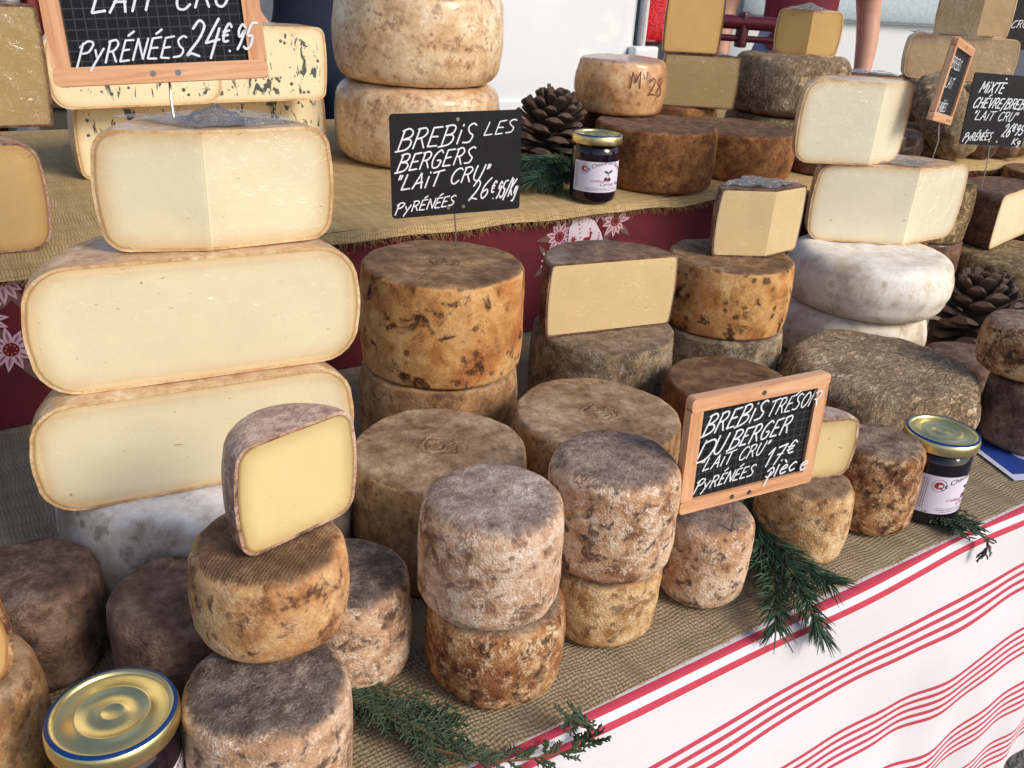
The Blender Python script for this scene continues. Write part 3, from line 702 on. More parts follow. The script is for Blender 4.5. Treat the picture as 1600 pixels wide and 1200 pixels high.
wheel('whole_cheese', 'white grey wheel under two stacked cut half wheels', .152, .625, 0, .1120, .0960, .020, .003, 'white_grey')
wheel('whole_cheese', 'crusty golden brown wheel under a cut half, behind the dark pine cone', 1.530, .735, 0, .1150, .0600, .018, .004, 'crust_gold', amp=.003)

hw2 = piece('half_cheese', 'big half wheel with cream cut face, lower of two', (.1365, .5692), .0965, .0793, -5.5, 174.5, .1083, .1083, .026, 'sheep_rind', 'p_cream')
hw1 = piece('half_cheese', 'big half wheel with bright cream cut face, upper of two', (.1467, .5797), .1762, .0867, -6.2, 173.8, .1088, .1088, .028, 'sheep_rind', 'p_cream')
h0 = piece('cheese_wedge', 'cream wedge in cling film on the upper half wheel, wood-framed sign in it', (.157, .588), .2634, .078, 0, 162, .088, .068, .016, 'sheep_rind', 'p_cream')
crumple(h0, (.02 * K, .035 * K, .078 * K), .03, .012, 3)
wrap_sheet(h0, [(.0, .004, .078 * K), (.09, .012, .078 * K), (.06, .085, .078 * K), (-.05, .075, .078 * K)], 5)
w1 = piece('half_tomme', 'half small tomme with mauve rind and yellow cut face on the orange tomme', (.149, .418), .1430, .0700, 15, 195, .0410, .0410, .012, 'mauve_rind', 'p_yellow')
m4 = piece('half_cheese', 'wrapped half wheel with butter yellow cut face and brown top', (.600, .6885), .0950, .0800, -9.5, 170.5, .0790, .0790, .005, 'dark_rind', 'p_butter')
w3 = piece('cheese_wedge', 'wrapped pale yellow wedge with dark rind on the amber wheel', (.800, .664), .1605, .0780, 6, 154, .0620, .066, .006, 'dark_rind', 'p_butter')
wrap_sheet(w3, [(-.06, .045, .078 * K), (.0, .004, .078 * K), (.07, .02, .078 * K), (.02, .075, .078 * K)], 15, .004)
wa = piece('cheese_wedge', 'large wrapped ivory wedge lying on the upper white wheel', (1.070, .668), .1440, .1000, 1, 146, .118, .130, .020, 'sheep_rind', 'p_ivory')
wrap_sheet(wa, [(-.08, .09, .100 * K), (.0, .004, .100 * K), (.08, .03, .100 * K), (.02, .10, .100 * K)], 25, .004)
wb = piece('cheese_wedge', 'pale wrapped wedge on top of the large ivory wedge', (1.012, .704), .2446, .1000, 8, 152, .078, .102, .020, 'sheep_rind', 'p_ivory', rot=(0, 0, 0))
piece('half_tomme', 'yellow half tomme behind the wood-framed sign on a small tomme', (.586, .394), .0705, .0560, -16, 164, .0370, .0370, .010, 'mauve_rind', 'p_yellow')
piece('half_cheese', 'half wheel with brown rind on the crusty golden wheel, black sign pinned in it', (1.580, .790), .0605, .0945, 12, 192, .1050, .1050, .014, 'dark_rind', 'p_cream')
piece('half_tomme', 'orange cut half on the lumpy brown tomme', (-.046, .450), .0805, .065, -8, 172, .045, .043, .02, 'orange', 'p_orange')

face_film(h0, 0, .088, .078, 1, 2); face_film(h0, 162, .068, .078, -1, 4, tilt=-.5)
face_film(m4, -9.5, .079, .080, 1, 6, .0018, tilt=.3, u0=0); face_film(m4, 170.5, .079, .080, -1, 7, .0018, tilt=.2, u0=0)
for e_, a_, h_, s_ in ((hw2, -5.5, .0793, 41), (hw1, -6.2, .0867, 43)):
    face_film(e_, a_, .104, h_, 1, s_, .0016, .007, .5, 0); face_film(e_, a_ + 180, .104, h_, -1, s_ + 1, .0016, .007, .3, 0)
face_film(w3, 6, .062, .078, 1, 8, .002); face_film(w3, 154, .066, .078, -1, 9, .002, tilt=.2)
face_film(wa, 1, .118, .100, 1, 10, .003, tilt=-.4); face_film(wa, 146, .130, .100, -1, 11, .0015)
face_film(wb, 8, .078, .100, 1, 12, .002); face_film(wb, 152, .102, .100, -1, 13, .004, tilt=.3)

wheel('whole_cheese', 'brown wheel behind the white wheels, lower of its stack against the cover', 1.235, .822, 0, .0800, .0850, *B_, 'dark_rind')
wheel('whole_cheese', 'brown wheel behind the white wheels, upper of its stack against the cover', 1.237, .822, .0855, .0790, .0860, *B_, 'reddish')
wheel('whole_cheese', 'dark wheel between the pine cone and the cover, lower of its stack', 1.375, .832, 0, .0690, .0850, *B_, 'dark_rind')
wheel('whole_cheese', 'dark wheel between the pine cone and the cover, upper of its stack', 1.373, .832, .0855, .0690, .0900, *B_, 'crust_gold')
wheel('whole_cheese', 'dark wheel behind the half wheel that carries the black sign, lower of two', 1.730, .835, 0, .0720, .0850, *B_, 'dark_rind')
wheel('whole_cheese', 'dark wheel behind the half wheel that carries the black sign, upper of two', 1.730, .835, .0855, .0720, .0800, *B_, 'reddish')
# ---- on the riser
wheel('whole_cheese', 'cream pink wheel with brown specks, lower of a stack of two on the riser', .657, 1.245, SHZ, .1250, .1130, .027, .003, 'cream_pink')
wheel('whole_cheese', 'cream pink wheel with brown specks, upper of a stack of two on the riser', .657, 1.246, SHZ + .1138, .1240, .1300, .027, .003, 'cream_pink')
wheel('whole_cheese', 'brown orange wheel with cloth-printed top beside the jam jar on the riser', .909, .990, SHZ, .0898, .0840, .006, .0025, 'cloth_brown')
wheel('whole_cheese', 'brown wheel next to the cloth-printed wheel on the riser', 1.095, 1.015, SHZ, .0990, .0680, .006, .0025, 'cloth_brown')
wheel('whole_cheese', 'brown wheel mostly hidden under the marked waxy wheel', .905, 1.168, SHZ, .0840, .0845, .006, .0025, 'cloth_brown')
mw = wheel('whole_cheese', 'waxy orange wheel with letters and a number scratched in its side', .914, 1.086, SHZ + .0855, .0695, .0766, .010, .005, 'waxy')
wheel('whole_cheese', 'brown wheel under the two stacked yellow blocks', 1.130, 1.212, SHZ, .0890, .0775, .006, .0025, 'reddish')
wheel('whole_cheese', 'crusty brown wheel under the one that carries a golden wedge', 1.310, 1.105, SHZ, .1030, .0690, .014, .003, 'crust_gold', amp=.003)
wheel('whole_cheese', 'crusty grey brown wheel carrying a golden wedge with film', 1.310, 1.103, SHZ + .0700, .1020, .0930, .018, .004, 'crust', amp=.004, dome=.006)
wheel('whole_cheese', 'small brown wheel behind the ivory wedges', 1.440, .985, SHZ, .0690, .0560, .012, .003, 'dark_rind')
wheel('whole_cheese', 'brown wheel under the crusty wheel that leans upright', 1.600, 1.030, SHZ, .0850, .0450, .012, .003, 'dark_rind')
wheel('whole_cheese', 'crusty round wheel leaning upright on its edge', 1.575, 1.000, SHZ + .048, .0820, .0750, .026, .006, 'crust', amp=.006, rot=(52, 6, 28), dome=.018)
wheel('whole_cheese', 'brown wheel under the wrapped flat half wheel', 1.600, 1.215, SHZ, .0950, .0600, .012, .003, 'dark_rind')
fl = piece('half_cheese', 'flat half wheel with bluish crinkled film on top, behind the crusty wheels', (1.590, 1.165), SHZ + .0610, .0620, -30, 150, .0900, .0900, .005, 'dark_rind', 'p_tan')
wrap_sheet(fl, [(-.09, .05, .062 * K), (.09, -.05, .062 * K), (.10, .03, .062 * K), (-.02, .11, .062 * K)], 65, .006)
wheel('whole_cheese', 'brown wheel, lowest under the wrapped tan block', 1.860, 1.160, SHZ, .1050, .0620, .012, .003, 'dark_rind')
wheel('whole_cheese', 'crusty wheel directly under the wrapped tan block', 1.860, 1.155, SHZ + .0630, .1000, .0500, .012, .003, 'crust')
bl = piece('wrapped_block', 'tan cheese block tightly wrapped in shiny film under a pale wedge', (1.850, 1.125), SHZ + .1140, .0850, -34, 146, .1150, .1150, .016, 'sheep_rind', 'p_tan')
wrap_sheet(bl, [(-.12, .06, .085 * K), (.05, -.05, .085 * K), (.10, .03, .085 * K), (-.06, .13, .085 * K)], 35, .005)
piece('cheese_wedge', 'pale wedge with sandy rind on the wrapped tan block, framed sign pinned in it', (1.868, 1.118), SHZ + .1995, .0900, -30, 122, .0680, .0850, .008, 'sheep_rind', 'p_tan')
wheel('whole_cheese', 'domed brown crusty wheel behind the black sign', 1.800, .985, SHZ, .0950, .1150, .040, .006, 'crust', amp=.004, dome=.016)
for i, (x, y, s) in enumerate(((1.690, .950, 1.0), (1.745, .935, .9))):
    e = wheel('wrapped_tomme', ['small dark tomme in shiny film beside the riser edge', 'small dark tomme in shiny film, the smaller of two on the riser edge'][i], x, y, SHZ, .034 * s, .044 * s, .014, .003, 'dark_rind')
y1 = piece('cheese_block', 'olive yellow block with film wrinkles, lower of two stacked blocks', (1.118, 1.127), SHZ + .0785, .0830, -32, 148, .0650, .0650, .003, 'dark_rind', 'p_olive')
wrap_sheet(y1, [(-.06, .045, .083 * K), (.06, -.03, .083 * K), (.07, .03, .083 * K), (-.02, .075, .083 * K)], 45, .003)
piece('cheese_block', 'golden block with dark rind, upper of two stacked blocks', (1.100, 1.140), SHZ + .1625, .1000, -32, 148, .0480, .0480, .003, 'dark_rind', 'p_gold')
y3 = piece('cheese_wedge', 'golden wedge under a film hood on the crusty wheel', (1.297, 1.068), SHZ + .1665, .0720, -28, 120, .0560, .0580, .010, 'sheep_rind', 'p_gold')
crumple(y3, (.02, .03, .072 * K), .04, .012, 31)

wheel('whole_cheese', 'small brown wheel at the riser edge behind the ivory wedges', 1.236, .962, SHZ, .0440, .0750, *B_, 'dark_rind')
p = onz(425, 158, SHZ + .094)
piece('half_cheese', 'wide half wheel of blue cheese with cream face, lowest of three blue pieces', (.352, 1.2545), SHZ, .0930, 7.7, 187.7, .172, .178, .012, 'sheep_rind', 'p_blue')
piece('blue_wedge', 'blue cheese block with dark veins beside the navy apron, on the wide half wheel', (p.x, p.y), SHZ + .0938, .0930, 2, 182, .080, .090, .012, 'sheep_rind', 'p_blue')
p = onz(228, 166, SHZ + .094)
piece('blue_wedge', 'blue cheese piece behind the wood-framed sign, on the wide half wheel', (p.x, p.y), SHZ + .0938, .0880, 6, 186, .100, .108, .022, 'sheep_rind', 'p_blue')
u1 = piece('half_cheese', 'wrapped half wheel with orange cut face at the end of the riser', (-.010, .950), SHZ, .1020, -2, 178, .1150, .1150, .020, 'mauve_rind', 'p_orange')
wrap_sheet(u1, [(-.1, .02, .102 * K), (.1, .02, .102 * K), (.07, .10, .102 * K), (-.09, .11, .102 * K)], 55, .006)
u0 = piece('wrapped_block', 'olive brown cheese block in wrinkled film standing on the orange half wheel', (.030, 1.020), SHZ + .1035, .1120, -2, 178, .1000, .0850, .004, 'dark_rind', 'p_olive')

face_film(y1, -32, .065, .083, 1, 21, .0015, tilt=.2, u0=0); face_film(y1, 148, .065, .083, -1, 22, .0015, tilt=.2, u0=0)
face_film(bl, -34, .115, .085, 1, 23, .003, tilt=.1, u0=0); face_film(bl, 146, .115, .085, -1, 24, .002, tilt=.2, u0=0)
face_film(u0, -2, .100, .112, 1, 25, .004, tilt=.8)
face_film(u1, -2, .115, .102, 1, 26, .0015, tilt=-.6, u0=0)

# ------------------------------------------------------------------ handwriting
G = {
 'A': (.62, [[(0, 0), (.34, 1), (.62, 0)], [(.1, .36), (.56, .38)]]),
 'B': (.60, [[(.02, 0), (.06, 1)], [(-.04, .96), (.3, 1.02), (.54, .86), (.44, .62), (.08, .53)], [(.08, .53), (.46, .48), (.6, .26), (.42, .03), (-.12, -.06)]]),
 'C': (.56, [[(.58, .86), (.4, 1.0), (.12, .82), (0, .42), (.12, .06), (.36, .0), (.56, .16)]]),
 'D': (.60, [[(.02, 0), (.05, 1)], [(-.1, .98), (.34, 1.0), (.6, .7), (.52, .25), (.26, .0), (-.14, -.06)]]),
 'E': (.50, [[(.5, .98), (.04, .96), (.0, .02), (.48, .02)], [(.02, .5), (.4, .52)]]),
 'G': (.60, [[(.56, .86), (.36, 1.0), (.08, .76), (.0, .36), (.16, .02), (.46, .06), (.54, .4), (.3, .42)]]),
 'H': (.58, [[(.0, 0), (.04, 1)], [(.54, 0), (.58, 1)], [(.02, .5), (.56, .52)]]),
 'I': (.14, [[(.06, 0), (.08, 1)]]),
 'i': (.14, [[(.06, 0), (.08, .72)], [(.1, .92), (.11, .99)]]),
 'K': (.5, [[(.02, 0), (.04, 1)], [(.5, .96), (.04, .46), (.5, .0)]]),
 'L': (.50, [[(.1, 1), (.0, .03), (.52, .06)]]),
 'M': (.74, [[(0, 0), (.08, 1), (.36, .35), (.66, 1), (.74, 0)]]),
 'N': (.60, [[(0, 0), (.06, 1), (.52, .02), (.6, 1)]]),
 'O': (.60, [[(.3, 1), (.04, .72), (.04, .28), (.28, 0), (.56, .3), (.56, .72), (.3, 1)]]),
 'P': (.56, [[(.02, -.15), (.1, .95)], [(-.08, .78), (.24, 1.04), (.58, .9), (.46, .58), (.1, .46)]]),
 'R': (.58, [[(.02, 0), (.06, 1)], [(-.04, .95), (.34, 1.0), (.52, .78), (.36, .54), (.06, .5)], [(.28, .5), (.58, .0)]]),
 'S': (.50, [[(.5, .9), (.28, 1.0), (.06, .82), (.22, .55), (.46, .36), (.36, .06), (.0, .04)]]),
 'T': (.58, [[(-.06, .92), (.66, 1.02)], [(.3, .96), (.26, 0)]]),
 'U': (.56, [[(.02, 1), (.0, .3), (.2, .0), (.44, .14), (.56, 1)]]),
 'V': (.54, [[(0, 1), (.24, 0), (.56, 1)]]),
 'X': (.54, [[(0, 1), (.54, 0)], [(.54, 1), (.0, 0)]]),
 'Y': (.50, [[(.0, .62), (.2, .25)], [(.5, .66), (.05, -.35)]]),
 '/': (.34, [[(0, -.2), (.36, 1.1)]]), '"': (.20, [[(.02, .72), (.06, 1)], [(.14, .72), (.19, 1)]]),
 '.': (.12, [[(.04, .02), (.08, .04)]]), ' ': (.34, []), '-': (.3, [[(0, .45), (.3, .47)]]),
 '0': (.5, [[(.25, 1), (.04, .7), (.05, .25), (.25, 0), (.48, .3), (.46, .75), (.25, 1)]]),
 '1': (.26, [[(0, .7), (.22, 1), (.16, 0)]]),
 '2': (.52, [[(.02, .76), (.2, 1.0), (.46, .82), (.36, .48), (.02, .04), (.18, .1), (.54, .0)]]),
 '4': (.52, [[(.3, 1), (.0, .36), (.54, .4)], [(.44, .72), (.36, -.1)]]),
 '5': (.50, [[(.52, 1), (.14, .96), (.08, .56), (.4, .5), (.44, .14), (.2, .0), (.0, .1)]]),
 '6': (.48, [[(.44, 1), (.12, .66), (.02, .24), (.22, 0), (.44, .2), (.32, .46), (.06, .3)]]),
 '7': (.48, [[(.02, .94), (.5, 1), (.16, -.05)], [(.12, .5), (.44, .54)]]),
 '8': (.46, [[(.24, .54), (.06, .76), (.24, 1), (.42, .78), (.24, .54), (.02, .26), (.22, 0), (.46, .24), (.24, .54)]]),
 '9': (.46, [[(.44, .84), (.22, 1), (.06, .74), (.22, .52), (.44, .72), (.4, .3), (.24, 0)]]),
 'e': (.36, [[(.04, .3), (.34, .36), (.22, .56), (.02, .34), (.14, .02), (.36, .1)]]),
 'c': (.32, [[(.32, .48), (.14, .56), (.0, .28), (.14, .02), (.34, .1)]]),
 'g': (.36, [[(.32, .5), (.1, .52), (.02, .22), (.2, .08), (.34, .5), (.28, -.3), (.04, -.32)]]),
 'p': (.36, [[(.06, .54), (.0, -.34)], [(.04, .44), (.26, .62), (.44, .36), (.26, .04), (.03, .12)]]),
 'E2': (.4, [[(.42, .8), (.2, .98), (.02, .6), (.1, .1), (.4, .1)], [(-.06, .58), (.3, .6)], [(-.06, .38), (.28, .4)]]),
}
G['\u20ac'] = (.42, [[(s * 1.0, .35 + t_ * .75) for s, t_ in q] for q in G['E2'][1]])
ACC = {'\u00c9': 'E', '\u00c8': 'E', '\u00e8': 'e'}
def spline(P, k=5):
    if len(P) < 3: return P
    out = []
    for i in range(len(P) - 1):
        p0, p1, p2, p3 = P[max(i - 1, 0)], P[i], P[i + 1], P[min(i + 2, len(P) - 1)]
        for j in range(k):
            t_ = j / k; out.append(tuple(.5 * (2 * b + (c_ - a) * t_ + (2 * a - 5 * b + 4 * c_ - d) * t_ * t_ + (3 * b - a - 3 * c_ + d) * t_ ** 3) for a, b, c_, d in zip(p0, p1, p2, p3)))
    out.append(P[-1]); return out
SHARP = set('AEHIKLMNTVXYi/"1471')
def strokes(text, seed=0):
    r = random.Random(seed); x = 0; out = []
    for ch in text:
        acc = ACC.get(ch); w_, S = G[acc or ch]
        for P in S:
            Q = [(x + a + r.uniform(-.02, .02), b + r.uniform(-.025, .025)) for a, b in P]
            if (acc or ch) not in SHARP: out.append(spline(Q))
            else: out += [[a, b] for a, b in zip(Q, Q[1:])]
        if acc:
            hh = 1.16 if acc == 'E' else .72
            out.append([(x + w_ * .3, hh), (x + w_ * .85, hh + .2)] if ch != '\u00e8' else [(x, hh + .2), (x + w_ * .5, hh)])
        x += w_ + .20 + r.uniform(-.02, .03)
    return out, x - .2
def ribbon(mb, P, hw, lift, M):
    """thin raised stroke along P (plane coordinates), M maps (x, y, out) to a point"""
    P = [Vector((a, b, 0)) for a, b in P]
    Q = [P[0]]
    for a in P[1:]:
        if (a - Q[-1]).length > hw * .25: Q.append(a)
    if len(Q) < 2: Q.append(Q[0] + Vector((hw, 0, 0)))
    d0 = (Q[1] - Q[0]).normalized(); d1 = (Q[-1] - Q[-2]).normalized()
    Q = [Q[0] - d0 * hw * .7] + Q + [Q[-1] + d1 * hw * .7]
    V = []; n = len(Q)
    for i, p_ in enumerate(Q):
        d = (Q[min(i + 1, n - 1)] - Q[max(i - 1, 0)]).normalized(); s = Vector((-d.y, d.x, 0)); f = .45 if i in (0, n - 1) else 1.0
        f *= 1 + .14 * noise.noise((p_.x * 400, p_.y * 400, lift * 9e4))
        for sgn in (1, -1):
            q = p_ + s * hw * f * sgn; V.append(M(q.x, q.y, lift))
    F = [(2 * i, 2 * i + 1, 2 * i + 3, 2 * i + 2) for i in range(n - 1)]
    mb.add(V, F)

def rrect(w_, h_, r, n=6):
    P = []
    for cx, cy, a0 in ((w_ / 2 - r, h_ / 2 - r, 0), (-w_ / 2 + r, h_ / 2 - r, 90), (-w_ / 2 + r, -h_ / 2 + r, 180), (w_ / 2 - r, -h_ / 2 + r, 270)):
        for k in range(n + 1):
            a = rad(a0 + 90 * k / n); P.append((cx + r * math.cos(a), cy + r * math.sin(a)))
    return P
def slab(P, y0, y1):
    n = len(P); V = [Vector((x, y0, z)) for x, z in P] + [Vector((x, y1, z)) for x, z in P]
    F = [tuple(range(n)), tuple(range(n, 2 * n))[::-1]] + [(k, n + k, n + (k + 1) % n, (k + 1) % n) for k in range(n)]
    return V, F
def price_sign(name, label, base, yaw, lean, roll, w_, h_, L, off, lines, frame=True, seed=0, stroke=.0155, group=None):
    """board standing on a steel pin; local x right, y away from the reader, z up; origin where the pin enters the cheese"""
    wm, hm, Lm, om = w_ * K, h_ * K, L * K, off * K
    ca, sa = math.cos(yaw), math.sin(yaw); X = Vector((ca, sa, 0)); N = Vector((sa, -ca, 0))
    U = zz * math.cos(lean) - N * math.sin(lean); N2 = N * math.cos(lean) + zz * math.sin(lean)
    X2 = X * math.cos(roll) + U * math.sin(roll); U2 = -X * math.sin(roll) + U * math.cos(roll)
    e = empty(name, W(base)); e.matrix_world = Matrix.Translation(W(base)) @ Matrix((X2, -N2, U2)).transposed().to_4x4()
    tag(e, label, 'price sign', group)
    cx, cz = -om, Lm + hm / 2
    V, F = slab(rrect(wm - (.004 if frame else 0), hm - (.004 if frame else 0), .004 if not frame else .002), -.0012, .0012)
    mesh('board', [v + Vector((cx, 0, cz)) for v in V], F, MT['slate_grid' if frame else 'slate'], False, e)
    if frame:
        fwid = wm * .085
        for sx in (-1, 1):
            V, F = slab(rrect(fwid, hm - 2 * fwid * .98, .0008), -.0040, .0035)
            mesh('frame_bar', [v + Vector((cx + sx * (wm / 2 - fwid / 2), 0, cz)) for v in V], F, MT['wood_z'], False, e)
        for sz in (-1, 1):
            V, F = slab(rrect(wm, fwid, .004), -.0044, .0038)
            mesh('frame_bar', [v + Vector((cx, 0, cz + sz * (hm / 2 - fwid / 2))) for v in V], F, MT['wood_x'], False, e)
        V, F = slab(rrect(wm * .995, hm * .995, .004), .0039, .0052)
        mesh('back_panel', [v + Vector((cx, 0, cz)) for v in V], F, MT['wood_x'], False, e)
    mb = MB(); yb = -.0012
    i = 0
    for (text, x0, x1, b0, b1, hh) in lines:
        S, tw = strokes(text, seed + i * 3)
        sc = hh * hm; fx = (x1 - x0) * wm / tw; hw = stroke * hm * .5 * (1.0 if hh > .13 else .8)
        for P in S:
            i += 1
            Q = [(cx - wm / 2 + x0 * wm + a * fx + .38 * b * sc, cz - hm / 2 + (b0 + (b1 - b0) * a / tw) * hm + b * sc) for a, b in P]
            Q = [q for q in Q]
            front = frame and any(abs(x - cx) > wm / 2 - fwid or abs(z_ - cz) > hm / 2 - fwid for x, z_ in Q)
            lift = (.0046 if front else yb * -1 + .0004) + .00002 * (i % 40)
            ribbon(mb, Q, hw, lift, lambda x, y, o_: Vector((x, -o_, y)))
    if mb.v: mb.build('lettering', MT['lettering'], e, False)
    for ex, ez in ((-.012, -1), (.012, -1), (0, 1)):
        rr = wm * (.042 if frame else .05); mb = MB(); z0 = cz + ez * (hm / 2 - rr)
        fy = -.0044 if frame else -.0012
        mb.lathe([(.0008, 0), (.0022, .0), (.0022, .0007), (.0008, .0007)], 14, Matrix.Translation((cx + om * (ez < 0) + ex * .8, fy + .0001, z0)) @ Matrix.Rotation(rad(90), 4, 'X'))
        mb.build('eyelet', MT['steel'], e)
    mb = MB(); mb.tube([(0, .0062 if frame else .0026, Lm + hm * .10), (0, .0062 if frame else .0026, Lm * .9), (0, 0, Lm * .55), (0, 0, -.016)], .0010, 8); mb.build('pin', MT['steel'], e)
    return e
Q = '"'
price_sign('price_sign', 'black sign reading Brebis Les Bergers on a pin in the tall amber wheel', (.4439, .7562, .1880), -.146, .030, .025, .1348, .0973, .0332, -.0021,
    [('BREBiS', .05, .60, .66, .70, .19), ('LES', .70, .93, .76, .78, .13), ('BERGERS', .04, .60, .46, .50, .16), (Q + 'LAiT CRU' + Q, .02, .72, .27, .33, .15), ('PYR\u00c9N\u00c9ES', .02, .46, .05, .09, .10), ('26', .58, .72, .12, .14, .20), ('\u20ac.95/Kg', .74, .96, .12, .15, .17)], False, 3)
price_sign('price_sign', 'wood-framed grid sign reading Brebis Tr\u00e9sor du Berger in a small tomme', (.4633, .3686, .0740), -.133, .022, .022, .1219, .0909, .0282, -.0073,
    [('BREBiS', .11, .52, .66, .70, .16), ('TR\u00c9SOR', .56, .92, .71, .73, .13), ('DU', .09, .26, .46, .48, .16), ('BERGER', .31, .74, .49, .52, .15), (Q + 'LAiT CRU' + Q, .11, .60, .34, .38, .11), ('PYR\u00c9N\u00c9ES', .10, .52, .17, .19, .10), ('17\u20ac', .60, .80, .24, .26, .16), ('pi\u00e8ce', .62, .92, .13, .15, .14)], True, 20)
price_sign('price_sign', 'wood-framed grid sign with Lait Cru and a price in the cream wedge', (.1539, .6401, .3405), -.368, .188, .080, .1346, .1015, .0234, .0022,
    [(Q + 'LAiT', .17, .50, .43, .44, .16), ('CRU' + Q, .60, .90, .44, .45, .16), ('PYR\u00c9N\u00c9ES', .12, .60, .13, .15, .13), ('24', .62, .76, .15, .16, .22), ('\u20ac.95', .78, .93, .17, .18, .16)], True, 40)
price_sign('price_sign', 'black sign reading Mixte Ch\u00e8vre Brebis on a pin in the brown half wheel', (1.4980, .8180, .1540), -.270, .095, -.037, .1303, .1110, .0699, .0017,
    [('MiXTE', .12, .48, .73, .74, .15), ('CH\u00c8VRE/BREBiS', .07, .97, .52, .54, .14), (Q + 'LAiT CRU' + Q, .10, .78, .35, .36, .13), ('PYR\u00c9N\u00c9ES', .03, .46, .05, .08, .11), ('26', .62, .74, .13, .14, .19), ('\u20ac95', .76, .94, .16, .17, .15), ('Kg', .82, .95, .03, .04, .09)], False, 60, .017)
price_sign('price_sign', 'narrow-looking wood-framed sign turned sideways in the large ivory wedge', (1.150, .7050, .2430), 6.2832 - 5.923, -.041, -.142, .1262, .0981, .0480, .0339,
    [('BREBiS', .15, .6, .66, .66, .13), ('LAiT', .15, .5, .42, .43, .13), ('PYR\u00c9N\u00c9ES', .12, .55, .12, .14, .11)], True, 80)
price_sign('price_sign', 'wood-framed sign with a kilo price in the pale wedge on the wrapped block', (1.868, 1.155, SHZ + .288), -.45, .25, 0, .1300, .1000, .0160, .006,
    [('26\u20ac95 Kg', .30, .90, .12, .13, .15)], True, 90)
price_sign('price_sign', 'small black sign standing behind the wrapped tan block', (2.030, 1.130, SHZ), -.4, .1, 0, .1300, .1000, .1750, 0,
    [('LAiT CRU', .1, .8, .4, .45, .15)], False, 95)

# scratched letters on the waxy wheel
mb = MB(); Rw = .0695 * K + .0006; k = 0
for text, a0, zc, hh in (("M", -118, .042, .022), ("I", -99, .056, .008), ("2", -93, .032, .024), ("8", -80, .030, .026)):
    S, tw = strokes(text, 7); sc = hh * K
    for P in S:
        k += 1
        def mp(x, y, o_, a0=a0, zc=zc):
            a = rad(a0) + x / Rw; return Vector(((Rw + o_) * math.cos(a), (Rw + o_) * math.sin(a), zc * K + y))
        ribbon(mb, [(a * sc * .9, b * sc) for a, b in P], .0011, .0003 + .00002 * k, mp)
mb.build('scratched_mark', plain('scratch_brown', (118, 62, 34), .8), mw, False)

# ------------------------------------------------------------------ jam jars
gold = plain('gold_lid', (236, 220, 160), .34, 1.0, var=.05, bump=.04); blue = plain('blue_band', (24, 62, 122), .3, .3, bump=0)
m = NT('dark_jam_glass'); m.p(Base_Color=(.012, .006, .012), Roughness=.06, Coat_Weight=.2, Coat_Roughness=.03); MT['jam'] = m.m
paper = plain('label_paper', (232, 222, 238), .55, var=.02, bump=.03)
ink = plain('ink_black', (40, 32, 44), .7, bump=0); inkred = plain('ink_red', (176, 40, 46), .6, bump=0); inkgreen = plain('ink_green', (38, 82, 54), .6, bump=0); inkcherry = plain('ink_cherry', (92, 16, 34), .5, bump=0)
def text_mesh(txt, size, shear=.25):
    cu = bpy.data.curves.new('t', 'FONT'); cu.body = txt; cu.size = size; cu.shear = shear; cu.resolution_u = 2
    o = bpy.data.objects.new('t', cu); COL.objects.link(o); dg = bpy.context.evaluated_depsgraph_get(); me = o.evaluated_get(dg).to_mesh()
    V = [v.co.copy() for v in me.vertices]; F = [tuple(p.vertices) for p in me.polygons]
    o.evaluated_get(dg).to_mesh_clear(); bpy.data.objects.remove(o); return V, F
